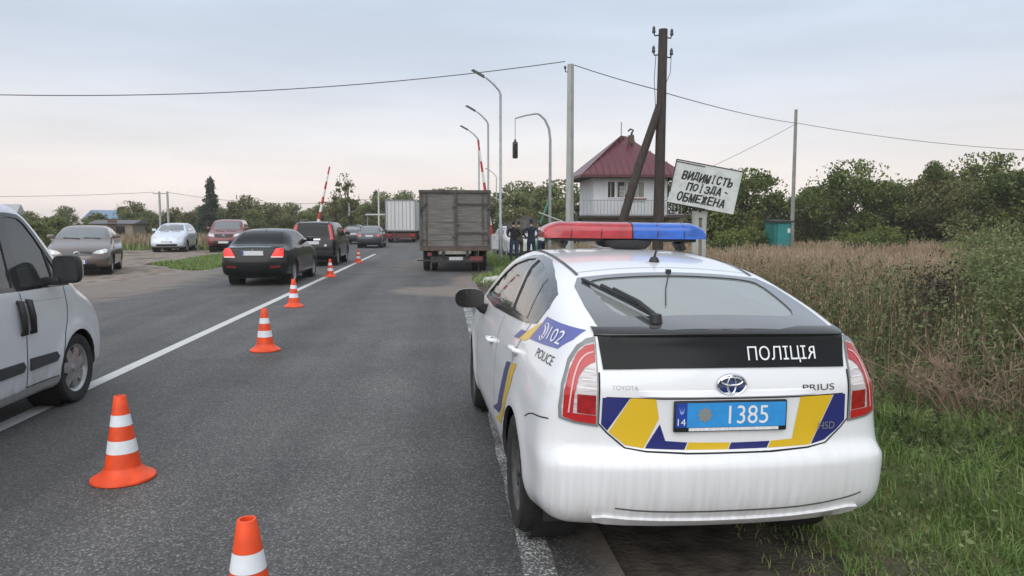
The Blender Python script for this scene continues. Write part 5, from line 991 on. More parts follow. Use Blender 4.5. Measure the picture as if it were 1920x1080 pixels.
# ================================================================ people at the crash, wreck, clutter
SKIN = mat('skin', (.42, .26, .19), .6)
def person(loc, rz, label, jacket, trousers, hair, lean=.0, arms='down', h=1.0, cap=None):
    o = empty('person', loc, rz, label, 'person', 'people standing beside the lorry'); o.scale = (h,)*3
    J = {'pel': (0, 0, .95, .15, .115), 'bel': (0, .01+lean*.3, 1.08, .145, .11), 'che': (0, .01+lean*.7, 1.28, .17, .115), 'nek': (0, .02+lean, 1.46, .06, .06), 'hed': (0, .04+lean*1.2, 1.56, .062, .065)}
    E = [('pel', 'bel'), ('bel', 'che'), ('che', 'nek'), ('nek', 'hed')]
    for s_, n in ((-1, 'l'), (1, 'r')):
        hand = {'down': ((.25, -.02, 1.15), (.27, .05, .92), (.265, .09, .83)), 'front': ((.27, .02, 1.16), (.17, .22, 1.08), (.09, .28, 1.08)), 'hips': ((.33, -.06, 1.18), (.20, .10, 1.02), (.14, .14, 1.0))}[arms]
        J['sh'+n] = (s_*.19, .01+lean*.85, 1.40, .075, .07); J['el'+n] = (s_*hand[0][0], hand[0][1]+lean*.6, hand[0][2], .052, .052); J['wr'+n] = (s_*hand[1][0], hand[1][1]+lean*.5, hand[1][2], .036, .032); J['pa'+n] = (s_*hand[2][0], hand[2][1]+lean*.5, hand[2][2], .038, .022)
        J['hi'+n] = (s_*.095, 0, .86, .105, .105); J['kn'+n] = (s_*.115, .025, .49, .07, .07); J['an'+n] = (s_*.125, -.01, .09, .048, .05); J['to'+n] = (s_*.14, .15, .04, .045, .035)
        E += [('che', 'sh'+n), ('sh'+n, 'el'+n), ('el'+n, 'wr'+n), ('wr'+n, 'pa'+n), ('pel', 'hi'+n), ('hi'+n, 'kn'+n), ('kn'+n, 'an'+n), ('an'+n, 'to'+n)]
    names = list(J); me = bpy.data.meshes.new('body'); me.from_pydata([J[k][:3] for k in names], [(names.index(a), names.index(b)) for a, b in E], []); t = bpy.data.objects.new('body', me); COL.objects.link(t)
    t.modifiers.new('skin', 'SKIN'); t.modifiers.new('sub', 'SUBSURF').levels = 2; t.modifiers['sub'].render_levels = 2
    for i, k in enumerate(names): me.skin_vertices[0].data[i].radius = J[k][3:]; me.skin_vertices[0].data[i].use_root = (k == 'pel')
    dg = bpy.context.evaluated_depsgraph_get(); dg.update(); m2 = bpy.data.meshes.new_from_object(t.evaluated_get(dg)); bpy.data.objects.remove(t); bpy.data.meshes.remove(me)
    b = MB(); b.add([v.co.copy() for v in m2.vertices], [tuple(p.vertices) for p in m2.polygons]); bpy.data.meshes.remove(m2); nb = len(b.F)
    hc = Vector((0, .055+lean*1.25, 1.655)); V = []; F = []
    for i in range(11):
        a = math.pi*i/10; z = math.cos(a)
        for k in range(14):
            th = 2*math.pi*k/14; x, y = math.sin(a)*math.cos(th), math.sin(a)*math.sin(th); jaw = 1-.22*max(0, -z)
            p = Vector((x*.077*jaw, y*.098*jaw+(.012 if z < 0 and y > 0 else 0), z*.118))
            if k in (3, 4) and 4 <= i <= 6: p.y += .016 if i > 4 else .004      # nose ridge
            V.append(hc+p)
    for i in range(10):
        for k in range(14): F.append((i*14+k, i*14+(k+1) % 14, (i+1)*14+(k+1) % 14, (i+1)*14+k))
    b.add(V, F)
    for s_ in (-1, 1):
        b.box((hc.x+s_*.078, hc.y-.01, hc.z), (.014, .04, .055), bev=.005)
        n = 'l' if s_ < 0 else 'r'; pa = Vector(J['pa'+n][:3]); dr = (pa-Vector(J['wr'+n][:3])).normalized(); sd = dr.cross(Vector((0, 1, 0)) if abs(dr.y) < .7 else Vector((0, 0, 1))).normalized()
        for q, (of, ln) in enumerate(((-.026, .065), (-.009, .078), (.009, .074), (.025, .058))): st = pa+sd*of; b.tube([st, st+dr*ln*.55, st+dr*ln+Vector((0, .018, 0))], [.010, .009, .007], 6)
        st = pa-dr*.03+sd*.034; b.tube([st, st+sd*.02+dr*.03, st+sd*.018+dr*.055], [.011, .010, .008], 6)
    idx = []
    for f in b.F:
        c = sum((Vector(b.V[i]) for i in f), Vector())/len(f)
        wl = min((c-Vector(J['pa'+n][:3])).length for n in 'lr')
        if c.z < .075: k = 3
        elif wl < .055: k = 2
        elif c.z < .93 and abs(c.x) < .23: k = 1
        elif c.z < 1.485+lean*.1: k = 0
        elif c.z > hc.z+.045 or (c.y < hc.y-.03 and c.z > hc.z-.06): k = 4
        else: k = 2
        idx.append(k)
    b.I = idx; bd = b.build('body', [jacket, trousers, SKIN, mat('black shoes', (.015, .014, .013), .6), hair], o, 60)
    if cap: part('cap', cap, bd, lambda q: (q.lathe([(.001, .125), (.05, .118), (.085, .085), (.092, .045), (.09, .03)], c=tuple(hc), n=16), q.box((hc.x, hc.y+.12, hc.z+.045), (.13, .10, .012), bev=.004)), 50)
    return o
NAVY = mat('navy jacket', (.012, .017, .035), .85, var=.25, scale=12); NAVYT = mat('navy trousers', (.012, .02, .045), .85, var=.2, scale=12); DKJ = mat('black jacket', (.012, .012, .016), .85, var=.3); JEAN = mat('blue jeans', (.025, .045, .10), .85, var=.2); CAMO = mat('camouflage cloth', (.10, .085, .05), .9, col2=(.035, .042, .025), scale=16, lo=.48, hi=.52); SHIRT = mat('white shirt', (.60, .62, .68), .8, var=.05); HAIR = mat('dark hair', (.018, .014, .011), .7)
person((2.92, 31.2, 0), .15, 'person in black jacket and blue jeans with back turned beside the lorry', DKJ, JEAN, HAIR, .03, 'front')
person((3.62, 30.9, 0), -.1, 'person in navy uniform jacket standing with hands on hips', NAVY, NAVYT, HAIR, .0, 'hips', 1.02, NAVY)
person((3.30, 32.6, 0), .4, 'person in camouflage jacket and cap between the two dark figures', CAMO, CAMO, HAIR, .05, 'front', 1.0, CAMO)
person((4.22, 32.2, 0), .5, 'person in white shirt bending over the wreck', SHIRT, NAVYT, HAIR, .12, 'front', .95)
def wreck():
    o = empty('wrecked_car', (3.35, 39.2, 0), R(180+8), 'crumpled white car with its bonnet folded up behind the people', 'car'); r = np.random.default_rng(5); WP = mat('dirty white wreck paint', (.50, .50, .50), .5, var=.2, scale=4)
    V, F = BH.shell(48, 18, 18); t = np.clip((V[:, 1]-2.6)/1.6, 0, 1)[:, None]; n = np.stack([np.sin(V[:, 0]*9+V[:, 2]*7), np.sin(V[:, 1]*8+V[:, 0]*6+1), np.sin(V[:, 1]*9+V[:, 2]*5+2)], 1)
    V = V+n*t*.07; V[:, 1] -= (t[:, 0]**2)*.35; obj('body_shell', V, F, [WP], o, 40)
    for pl in 'LR': patch(BH, pl, [(2.5, 1.1), (2.3, 1.36), (1.8, 1.40), (1.75, 1.07)], 'side_window', DARK_GLASS, o, .004, .08); patch(BH, pl, [(1.66, 1.07), (1.7, 1.40), (.9, 1.33), (.75, 1.1)], 'side_window', DARK_GLASS, o, .004, .08)
    b = MB(); V = []; F = []
    for i in range(7):
        for j in range(9): u, v = i/6, j/8; V.append((-.75+1.5*v, 2.9+.35*u+.10*math.sin(v*5), 1.12+.85*u-.28*abs(v-.4)*u*1.6+.05*math.sin(v*9+u*4)))
    for i in range(6):
        for j in range(8): F.append((i*9+j, i*9+j+1, (i+1)*9+j+1, (i+1)*9+j))
    b.add(V, F); b.build('bonnet', mat('crumpled grey bonnet', (.20, .19, .175), .5, .2, var=.3, scale=5), o, fix=False)
    part('door', WP, o, lambda q: q.box((1.05, 2.2, .72), (.05, .9, .75), rz=.35, bev=.02)); part('engine', STEEL_D, o, lambda q: (q.box((0, 3.3, .72), (.9, .6, .5), bev=.08), q.box((.3, 3.5, .95), (.3, .3, .2), bev=.05)))
    for x in (-.72, .72):
        for y in (.78, 3.2): wheel(o, x, y, .30, .2, ALLOY, 6, ns=18)
wreck()
GRN = mat('green painted tube', (.045, .20, .13), .5, var=.15)
o = empty('bent_green_mast', (4.30, 33.6, 0), 0, 'leaning green tube with a pale rail across it behind the people', 'pole'); part('tube', GRN, o, lambda b: b.tube([(-.15, 0, 0), (-.02, 0, 1.4), (.42, 0, 2.65)], [.06, .055, .045], 8)); part('rail', mat('pale rail', (.35, .37, .34), .6), o, lambda b: b.tube([(-.05, -.06, 2.12), (1.25, -.2, 1.62)], .035, 8))
def rock(name, loc, s, m, label, seed, cat='stone'):
    bm = bmesh.new(); bmesh.ops.create_icosphere(bm, subdivisions=3, radius=1); r = random.Random(seed); ph = [r.uniform(0, 6) for _ in range(6)]
    for v in bm.verts:
        d = 1+.16*math.sin(v.co.x*3+ph[0])+.14*math.sin(v.co.y*4+ph[1])+.10*math.sin(v.co.z*5+v.co.x*4+ph[2]); v.co = Vector((v.co.x*s[0]*d, v.co.y*s[1]*d, max(-.35, v.co.z)*s[2]*d))
    me = bpy.data.meshes.new(name); bm.to_mesh(me); bm.free(); me.materials.append(m); o = bpy.data.objects.new(name, me); link(o); o.location = loc; tag(o, label, cat); return o
rock('concrete_lump', (1.30, 20.3, .05), (.28, .2, .17), mat('pale broken concrete', (.42, .44, .38), .9, var=.15), 'pale broken concrete lump on the grass behind the lorry', 2)
o = empty('plank_pile', (5.75, 15.6, gz(5.75, 15.6)), .2, 'heap of broken brown planks and roots below the warning board', 'wood pile'); PK = mat('rotten brown planks', (.11, .07, .045), .9, var=.4, scale=5, stretch=(1, 6, 6))
rp_ = random.Random(12)
for i in range(13): part('plank', PK, o, lambda b: b.box((rp_.uniform(-.8, .8), rp_.uniform(-.3, .3), .15+.06*i), (rp_.uniform(.7, 1.5), rp_.uniform(.08, .16), .05), rz=rp_.uniform(-.6, .6), ry=rp_.uniform(-.35, .35)))
# far left: fence, shed, blue roofed house, pole pair
for i in range(5):
    x, y = -22.6+i*.55, 40+i*.3; o = empty('striped_fence_post', (x, y, -.05), 0, 'short red and white striped post along the edge of the dirt lot', 'post', 'striped posts edging the lot')
    part('shaft', BR, o, lambda b: b.tube([(0, 0, 0), (0, 0, 1.0)], .075, 8)); part('white_band', BW, o, lambda b: (b.lathe([(.078, .70), (.078, .95)], n=10),))
def shed(name, loc, w, d, h, rise, wall, roof, label, cat, rz=0):
    o = empty(name, loc, rz, label, cat); part('wall', wall, o, lambda b: b.box((0, 0, h/2), (w, d, h)))
    b = MB(); b.add([(-w/2-.3, -d/2-.3, h), (w/2+.3, -d/2-.3, h), (w/2+.3, 0, h+rise), (-w/2-.3, 0, h+rise), (w/2+.3, d/2+.3, h), (-w/2-.3, d/2+.3, h)], [(0, 1, 2, 3), (3, 2, 4, 5), (0, 3, 5), (1, 4, 2), (0, 5, 4, 1)]); b.build('roof', roof, o)
    for x in (-w*.25, w*.2): part('window', DARK_GLASS, o, lambda b: b.box((x, -d/2-.01, h*.6), (.8, .06, .8)))
    part('door', mat('brown door', (.10, .06, .04), .7), o, lambda b: b.box((0, -d/2-.01, .95), (.8, .05, 1.9)))
for x in (-27.4, -25.6, -24.2): tag(part('fence_stake', mat('dark timber', (.05, .042, .036)), None, lambda b: b.box((x, 52, .55), (.14, .14, 1.3))), 'dark wooden fence stake in the dry grass behind the lot', 'stake', 'fence stakes behind the lot')
shed('shed', (-31, 75, 0), 3.6, 3, 1.55, .35, mat('tan shed wall', (.26, .21, .17), .9, var=.1), mat('grey shed roof', (.13, .13, .14), .8), 'small shed with low grey roof behind the lot', 'shed')
shed('blue_roofed_house', (-50, 118, 0), 5, 5, 2.2, 1.3, mat('pale house wall', (.45, .44, .42), .9), mat('blue roof', (.16, .24, .36), .5), 'far house with blue gabled roof above the tree line', 'house', .9)
shed('grey_roofed_house', (-60, 105, 0), 7, 6, 2.6, 1.5, mat('pale house wall', (.45, .44, .42), .9), mat('pale grey roof', (.36, .37, .38), .6), 'far house with pale grey roof beside the blue roofed house', 'house', .3)
for x, lb in ((-29.0, 'grey concrete pole of a far pair, with a crossarm'), (-28.2, 'grey concrete pole of a far pair, without a crossarm')):
    p_ = pole('far_pole', x, 80, 4.9, .13, .10, CONC, lb)
    if x < -28.5: part('crossarm', CONC, p_, lambda b: b.box((0, 0, 4.7), (1.3, .1, .1)))
wire((-29.5, 80, 4.75), (-70, 80, 5.2), .7, 'thin far wire running left of the pole pair', .02); wire((-28.2, 80, 4.75), (-8, 92, 4.6), .9, 'thin far wire running right of the pole pair', .02)
for x, y, h, lb in ((-7.4, 60, 3.3, 'white roadside post beside the young birch'), (-6.3, 74, 5.0, 'white lamp post by the white box trailer')): pole('white_post', x, y, h, .09, .07, mat('white post paint', (.55, .56, .54), .7), lb)
o = empty('white_roof_shelter', (-5.6, 66, 0), 0, 'low white roofed shelter at the roadside far ahead', 'shelter'); part('roof', mat('white post paint', (.55, .56, .54)), o, lambda b: b.box((0, 0, 2.35), (2.2, 1.4, .12))); [part('leg', GALV, o, lambda b: b.box((x, 0, 1.15), (.08, .08, 2.3))) for x in (-1, 1)]
# ================================================================ vegetation
def diamonds(C, S, up=.3, long=1.5, rg=rng, bend=0):
    """one four-cornered leaf at every centre C with size S, turned at random"""
    n = len(C); a = rg.normal(size=(n, 3)); a[:, 2] += up; a /= np.linalg.norm(a, axis=1, keepdims=True); t = rg.normal(size=(n, 3)); b = np.cross(a, t); b /= np.maximum(np.linalg.norm(b, axis=1, keepdims=True), 1e-6)
    c = np.cross(a, b); s = S[:, None]; V = np.stack([C-b*s*long*.5, C+c*s*.42, C+b*s*long*.5, C-c*s*.42], 1).reshape(-1, 3); return V, np.arange(4*n).reshape(n, 4)
def blades(P, H, W, lean, rg=rng, az=None):
    """grass blades: a bent ribbon of two quads per root P"""
    n = len(P); th = rg.uniform(0, 2*math.pi, n) if az is None else az; d = np.stack([np.cos(th), np.sin(th), 0*th], 1); sd = np.stack([-np.sin(th), np.cos(th), 0*th], 1)
    V = np.zeros((n, 6, 3)); L = lean[:, None]; h = H[:, None]; w = W[:, None]; up = np.array([0, 0, 1.])
    m = P+d*h*L*.25+up*h*.55; t = P+d*h*L+up*h*(1-.28*L)
    V[:, 0] = P-sd*w; V[:, 1] = P+sd*w; V[:, 2] = m+sd*w*.75; V[:, 3] = m-sd*w*.75; V[:, 4] = t+sd*w*.12; V[:, 5] = t-sd*w*.12
    i = np.arange(n)[:, None]*6; return V.reshape(-1, 3), np.vstack([i+np.array([0, 1, 2, 3]), i+np.array([3, 2, 4, 5])])
def stuff(name, V, F, m, tint, label, cat):
    o = bpy.data.objects.new(name, fast_mesh(name, V, F, m, tint)); link(o); return tag(o, label, cat, kind='stuff')
def join(parts):
    V = []; F = []; T = []; o = 0
    for v, f, t in parts: V.append(v); F.append(f+o); T.append(t); o += len(v)
    return np.vstack(V), np.vstack(F), np.concatenate(T)
GRASS = leafmat('verge grass', [(.080, .115, .030), (.130, .215, .050), (.195, .290, .078), (.33, .35, .16)], .3); DRY = leafmat('dry grass', [(.095, .064, .040), (.190, .130, .080), (.31, .225, .145), (.46, .36, .245)], .25, .8); WEED = leafmat('weed leaves', [(.048, .064, .024), (.092, .118, .044), (.150, .185, .072), (.25, .28, .12)], .3); STEMB = leafmat('brown stems', [(.05, .034, .024), (.105, .075, .052), (.18, .14, .10)], .1, .9)
def scatter(n, x0, x1, y0, y1, keep=None):
    x = rng.uniform(x0, x1, n); y = rng.uniform(y0, y1, n)
    if keep is not None: k = keep(x, y); x, y = x[k], y[k]
    return x, y
def seen(x, y, m=.9): return (x < (y+1.2)*.88+m)
def roots(x, y): return np.stack([x, y, ground_z(x, y)-.02], 1)
# green verge grass, in tufts
tx, ty = scatter(5200, 1.75, 5.2, 1.5, 16, lambda x, y: seen(x, y) & (x > 1.95+.25*np.sin(y*1.7)+rng.uniform(-.3, .25, len(x))))
k = np.repeat(np.arange(len(tx)), 17); gx_ = tx[k]+rng.normal(0, .055, len(k)); gy_ = ty[k]+rng.normal(0, .055, len(k)); hh = np.repeat(rng.uniform(.5, 1.25, len(tx)), 17)
H = (.085+.11*np.clip((gx_-2.3)/1.2, 0, 1))*hh*rng.uniform(.5, 1.25, len(k)); tt = np.clip(np.repeat(np.clip(rng.uniform(.1, .75, len(tx))+.28*np.sin(tx*2.3+ty*1.1)*np.sin(ty*1.9), 0, 1), 17)+rng.normal(0, .14, len(k)), 0, 1)
V, F = blades(roots(gx_, gy_), H, rng.uniform(.0022, .0048, len(k)), rng.uniform(.2, 1.1, len(k))); p1 = (V, F, np.concatenate([tt, tt]))
x, y = scatter(15000, 1.6, 4.6, 16, 46, lambda x, y: (x > 1.75+.2*np.sin(y))); t2 = rng.uniform(.1, .9, len(x)); V, F = blades(roots(x, y), rng.uniform(.12, .34, len(x)), rng.uniform(.008, .018, len(x)), rng.uniform(.2, 1, len(x))); p2 = (V, F, np.concatenate([t2, t2]))
x, y = scatter(3500, .75, 2.6, 18.6, 24.5, lambda x, y: ((x-1.75)/.95)**2+((y-21.3)/2.6)**2 < rng.uniform(.5, 1.1, len(x))); t3 = rng.uniform(.3, 1, len(x)); V, F = blades(roots(x, y), rng.uniform(.10, .30, len(x)), rng.uniform(.008, .016, len(x)), rng.uniform(.3, 1.1, len(x))); p3 = (V, F, np.concatenate([t3, t3]))
x, y = scatter(16000, -12.2, -8.3, 26.5, 44, lambda x, y: (x > -8.75-3.1*np.clip((y-27)/4, 0, 1)+.3*np.sin(y*1.3)) & (x < -8.35+.15*np.sin(y*2.1)) & (y > 27.2)); t4 = rng.uniform(.25, .95, len(x)); V, F = blades(roots(x, y), rng.uniform(.05, .18, len(x)), rng.uniform(.010, .022, len(x)), rng.uniform(.3, 1, len(x))); p4 = (V, F, np.concatenate([t4, t4]))
x, y = scatter(15000, -50, -9, 47, 95, lambda x, y: (x < -8.8)); t5 = rng.uniform(0, .8, len(x)); V, F = blades(roots(x, y), rng.uniform(.2, .55, len(x)), rng.uniform(.03, .06, len(x)), rng.uniform(.2, .9, len(x))); p5 = (V, F, np.concatenate([t5, t5]))
x, y = scatter(2600, 1.55, 2.7, 1.8, 5, lambda x, y: seen(x, y)); V, F = blades(roots(x, y), rng.uniform(.03, .10, len(x)), rng.uniform(.0015, .003, len(x)), rng.uniform(.5, 1.3, len(x))); t6 = rng.uniform(.7, 1, len(x)); p6 = (V, F, np.concatenate([t6, t6]))
V, F, T = join([p1, p2, p3, p4, p5, p6]); stuff('grass', V, F, GRASS, T, 'green verge grass growing along both sides of the road', 'grass')
# small broad leaves low in the verge
x, y = scatter(5200, 2.1, 4.8, 2, 11, lambda x, y: seen(x, y)); P = roots(x, y); P[:, 2] += rng.uniform(.02, .14, len(x)); V, F = diamonds(P, rng.uniform(.012, .034, len(x)), 1.2, 1.5); stuff('ground_leaves', V, F, WEED, rng.uniform(.3, 1, len(x)), 'small broad leaves low among the verge grass', 'ground cover')
# tall dry grass
def field_h(x, y): return np.clip((x-3.5)/1.6, .25, 1)*np.interp(y, [4, 9, 14, 22, 40], [.85, .95, .92, .72, .60])
def dry_patch(x, y): return .5+.5*np.sin(x*.55+1.3*np.sin(y*.31))*np.cos(y*.23+.5)
parts = []
x, y = scatter(60000, 3.8, 26, 6, 42, lambda x, y: seen(x, y, 2) & (rng.uniform(0, 1, len(x)) < np.interp(y, [6, 10, 16, 42], [.25, .75, 1, .75])*np.where(y < 11, np.clip(1.15-(x-4.5)*.22, .12, 1), 1))); P = roots(x, y); n = len(x)
cl = dry_patch(x, y); H = field_h(x, y)*rng.uniform(.6, 1.22, n)*(.80+.32*(.5+.5*np.sin(x*1.9+2*np.sin(y*.8))*np.cos(y*1.3+x*.6))); W = np.interp(y, [6, 40], [.0028, .010])*rng.uniform(.8, 1.4, n); t = np.clip(.30+.40*cl+np.interp(y, [8, 20], [0, .16])+rng.normal(0, .17, n), 0, 1); V, F = blades(P, H, W, rng.uniform(.03, .38, n), az=rng.normal(.6, 1.0, n)); parts.append((V, F, np.concatenate([t, t])))
tops = V.reshape(-1, 6, 3)[:, 4]; k = rng.uniform(0, 1, n) < .62; C = np.repeat(tops[k], 3, 0)+rng.normal(0, .012, (3*k.sum(), 3)); C[:, 2] -= np.tile([0, .05, .10], k.sum()); th = rng.uniform(0, 6.28, len(C)); S = np.repeat(np.interp(y[k], [6, 40], [.010, .024]), 3)
up = np.stack([.25*np.cos(th), .25*np.sin(th), np.ones(len(C))], 1); sd = np.stack([-np.sin(th), np.cos(th), 0*th], 1); s_ = S[:, None]; VV = np.stack([C-up*s_*2.6, C+sd*s_*.7, C+up*s_*2.6, C-sd*s_*.7], 1).reshape(-1, 3); parts.append((VV, np.arange(len(VV)).reshape(-1, 4), np.clip(np.repeat(t[k], 3)+.12+rng.normal(0, .1, len(C)), 0, 1)))
x, y = scatter(9000, -46, -15, 49, 84); t = rng.uniform(.3, 1, len(x)); V, F = blades(roots(x, y), rng.uniform(.4, 1.0, len(x)), rng.uniform(.02, .045, len(x)), rng.uniform(.05, .4, len(x))); parts.append((V, F, np.concatenate([t, t])))
V, F, T = join(parts); stuff('dry_grass', V, F, DRY, T, 'tall dry brown grass filling the field beside the police car', 'dry grass')
# leafy weeds
def weeds(name, n, x0, x1, y0, y1, h, keep, leaf, per, label, tint=(.0, 1.), lm=WEED, stem_t=.4):
    x, y = scatter(n, x0, x1, y0, y1, keep); P = roots(x, y); n = len(x); H = h(x, y)*rng.uniform(.55, 1.15, n); th = rng.uniform(0, 6.28, n); ln = rng.uniform(.02, .32, n); d = np.stack([np.cos(th), np.sin(th), 0*th], 1)
    V, F = blades(P, H, np.interp(y, [3, 30], [.003, .008]), ln, az=th); a = (V, F, np.full(2*n, stem_t)+rng.uniform(-.2, .2, 2*n))
    k = np.repeat(np.arange(n), per); u = np.clip(rng.beta(1.6, 1.1, len(k)), .08, 1); C = P[k]+d[k]*(H*ln)[k, None]*(u**1.8)[:, None]; C[:, 2] += H[k]*u; sp = (.16*(1.1-u)+.03)*H[k]; C[:, :2] += rng.normal(0, 1, (len(k), 2))*sp[:, None]
    base = rng.uniform(tint[0], tint[1], n); V2, F2 = diamonds(C, rng.uniform(leaf[0], leaf[1], len(k))*np.interp(y[k], [3, 12, 30], [.8, 1.1, 1.9]), .5, 1.9); T2 = np.clip(base[k]+rng.normal(0, .14, len(k)), 0, 1)
    stuff(name, a[0], a[1], STEMB, np.clip(a[2], 0, 1), label+', stems', 'weeds'); stuff(name.replace('stems', 'leaves'), V2, F2, lm, T2, label, 'weeds')
mix = lambda x, y: seen(x, y) & (rng.uniform(0, 1, len(x)) < np.where(y < 13, 1.0, .22))
weeds('weed_stems', 5200, 3.5, 13, 4.0, 22, lambda x, y: field_h(x, y)*np.interp(y, [4, 8, 14], [.75, 1.02, .95]), mix, (.020, .040), 26, 'tangled dark green weeds behind the verge grass', (.0, .75))
weeds('tall_weed_stems', 900, 6.4, 10.5, 7.0, 12.5, lambda x, y: 1.25+.42*np.clip((x-6.6)/1.2, 0, 1), lambda x, y: seen(x, y) & (x > 6.3+(y-8)*.62), (.022, .042), 70, 'tall light green weeds standing above the dry field', (.45, 1.))
# thing-like clumps: a dark seed-headed weed, a bramble of dry canes, yellow bush
def cane_bush(name, loc, n, h, r, label, col, seed, sub=4, rad=.006, lean=.6):
    rg = random.Random(seed); o = empty(name, (loc[0], loc[1], gz(*loc)-.03), 0, label, 'bush'); b = MB()
    for i in range(n):
        th = rg.uniform(0, 6.28); q = rg.random()**.5*r*.5; a = Vector((q*math.cos(th), q*math.sin(th), 0)); t2 = th+rg.uniform(-.8, .8); l_ = rg.uniform(.3, 1)*lean; hh = h*rg.uniform(.55, 1.1); e = a+Vector((math.cos(t2)*hh*l_, math.sin(t2)*hh*l_, hh*(1-.35*l_))); m = a.lerp(e, .55)+Vector((rg.uniform(-.05, .05), rg.uniform(-.05, .05), .10*hh)); b.tube([a, m, e], [rad, rad*.75, rad*.35], 5)
        for k in range(sub): s0 = m.lerp(e, rg.random()); b.tube([s0, s0+Vector((rg.uniform(-.16, .16), rg.uniform(-.16, .16), rg.uniform(-.02, .2)))*h], [rad*.55, rad*.22], 4)
    b.build('canes', col, o, fix=False); return o
CANE = mat('dry cane', (.24, .165, .12), .85, var=.35, scale=9); DCANE = mat('dark cane', (.05, .035, .03), .9, var=.3)
cb = cane_bush('bramble', (5.0, 6.0), 120, .85, 1.3, 'bramble of dry reddish brown canes at the foot of the weeds', CANE, 3, 5, .0065, 1.0)
part('thick_stem', mat('pale dead stem', (.24, .19, .14), .8, var=.2), cb, lambda b: (b.tube([(.35, -.35, .05), (.12, -.25, .45), (-.22, -.15, .98)], [.016, .013, .008], 7), b.tube([(.0, -.2, .62), (-.25, -.22, .60)], [.008, .004], 5)))
cane_bush('bramble', (4.5, 6.8), 80, .62, 1.1, 'low tangle of brown canes next to the larger bramble', CANE, 8, 4, .005, 1.0)
tb = cane_bush('seed_headed_weed', (6.35, 9.1), 26, 1.05, .35, 'dark brown weed with clustered seed heads', DCANE, 5, 6, .006, .25); rg2 = np.random.default_rng(4); C = rg2.normal(0, [.17, .17, .16], (520, 3))+np.array([0, 0, .98]); V, F = diamonds(C, rg2.uniform(.018, .045, 520), .2, 1.4, rg2); tag(obj('seed_heads', V, F, mat('dark seed head', (.045, .03, .024), .95, var=.4), tb), kind='stuff')
# ---------------------------------------------------------------- trees and hedge
BARK = mat('bark', (.06, .05, .04), .95, var=.35, scale=10)
HEDGE = leafmat('hedge leaves', [(.038, .058, .016), (.082, .115, .028), (.145, .182, .044), (.25, .27, .078)], .28); BELT = leafmat('tree belt leaves', [(.070, .098, .034), (.115, .150, .050), (.170, .195, .068), (.25, .25, .10)], .28); OLIVE = leafmat('olive leaves', [(.070, .080, .030), (.115, .126, .044), (.17, .172, .065), (.25, .23, .095)], .28); SPRUCE = leafmat('spruce needles', [(.030, .048, .032), (.052, .076, .048), (.085, .11, .068)], .15)
def tree_meshes(kind, seed, leaves, leaf, h, r, base=.15, ncl=38, m=HEDGE, shape='round'):
    rg = np.random.default_rng(seed); b = MB(); py = random.Random(seed); tr = .035*h
    b.tube([(0, 0, -.1), (.02*h, 0, h*.25), (-.01*h, .02*h, h*.5), (0, 0, h*.82)], [tr, tr*.8, tr*.55, tr*.15], 7); cl = []
    for i in range(ncl):
        u = rg.uniform(0, 1)
        if shape == 'cone': z = base+(1-base)*u**1.25; q = r*(1.02-z)*1.1*rg.uniform(.15, 1)**.6
        else: z = base+(1-base)*u; q = r*math.sqrt(max(.03, 1-((z-.50)/.56)**2))*rg.uniform(.3, 1.05)
        a = rg.uniform(0, 6.283); c = np.array([q*math.cos(a), q*math.sin(a), z*h*rg.uniform(.93, 1.04)]); cl.append((c, (.16 if shape == 'cone' else .24)*r*rg.uniform(.6, 1.35)))
        if i % 2 == 0: z0 = c[2]*.55; b.tube([(0, 0, z0), tuple(c*.55+np.array([0, 0, z0*.4])), tuple(c)], [tr*.32, tr*.2, tr*.06], 5)
    C = []; T = []
    for c, rc in cl:
        n = int(leaves/ncl*rg.uniform(.5, 1.5)); d = rg.normal(size=(n, 3)); d /= np.linalg.norm(d, axis=1, keepdims=True); rr = rc*rg.uniform(.25, 1.25, n)**.7; q = c+d*rr[:, None]*np.array([1.15, 1.15, .8]); tc_ = rg.uniform(.15, .8); C.append(q); T.append(np.clip(tc_+rg.normal(0, .16, n), 0, 1))
    ns = leaves//14; a = rg.uniform(0, 6.283, ns); zz = rg.uniform(.55, 1.08, ns); q = r*np.sqrt(np.maximum(.02, 1-((zz-.5)/.6)**2))*rg.uniform(.2, 1.15, ns) if shape != 'cone' else r*np.maximum(.01, 1.06-zz)*1.1*rg.uniform(0, 1, ns); C.append(np.stack([q*np.cos(a), q*np.sin(a), zz*h], 1)); T.append(rg.uniform(.2, 1, ns))
    C = np.vstack(C); T = np.concatenate(T); k = C[:, 2] > .02; V, F = diamonds(C[k], rg.uniform(.6, 1.35, k.sum())*leaf, .35, 1.5, rg)
    bmm = MB(); bmm.V, bmm.F = b.V, b.F; return mesh_from('trunk', b.V, b.F, BARK, 60), fast_mesh('crown', V, F, m, T[k])
PROTO = {'h1': tree_meshes('h', 1, 11500, .135, 5.0, 2.9, .03, 60, HEDGE), 'h2': tree_meshes('h', 2, 11500, .135, 4.8, 2.6, .03, 55, HEDGE), 'h3': tree_meshes('h', 3, 9500, .145, 4.4, 2.7, .03, 50, OLIVE), 'b1': tree_meshes('b', 4, 4200, .20, 5.2, 2.4, .05, 42, BELT), 'b2': tree_meshes('b', 5, 4200, .20, 4.8, 2.0, .05, 38, BELT), 'b3': tree_meshes('b', 6, 3600, .21, 4.4, 2.3, .05, 36, OLIVE), 'c': tree_meshes('c', 7, 8000, .15, 6.0, 1.7, .05, 120, SPRUCE, 'cone'), 'y': tree_meshes('y', 8, 1900, .12, 4.8, 1.0, .20, 26, OLIVE), 's': tree_meshes('s', 9, 2600, .085, 1.5, 1.3, .02, 26, HEDGE), 'ys': tree_meshes('ys', 10, 2200, .080, 1.5, 1.2, .02, 26, OLIVE)}
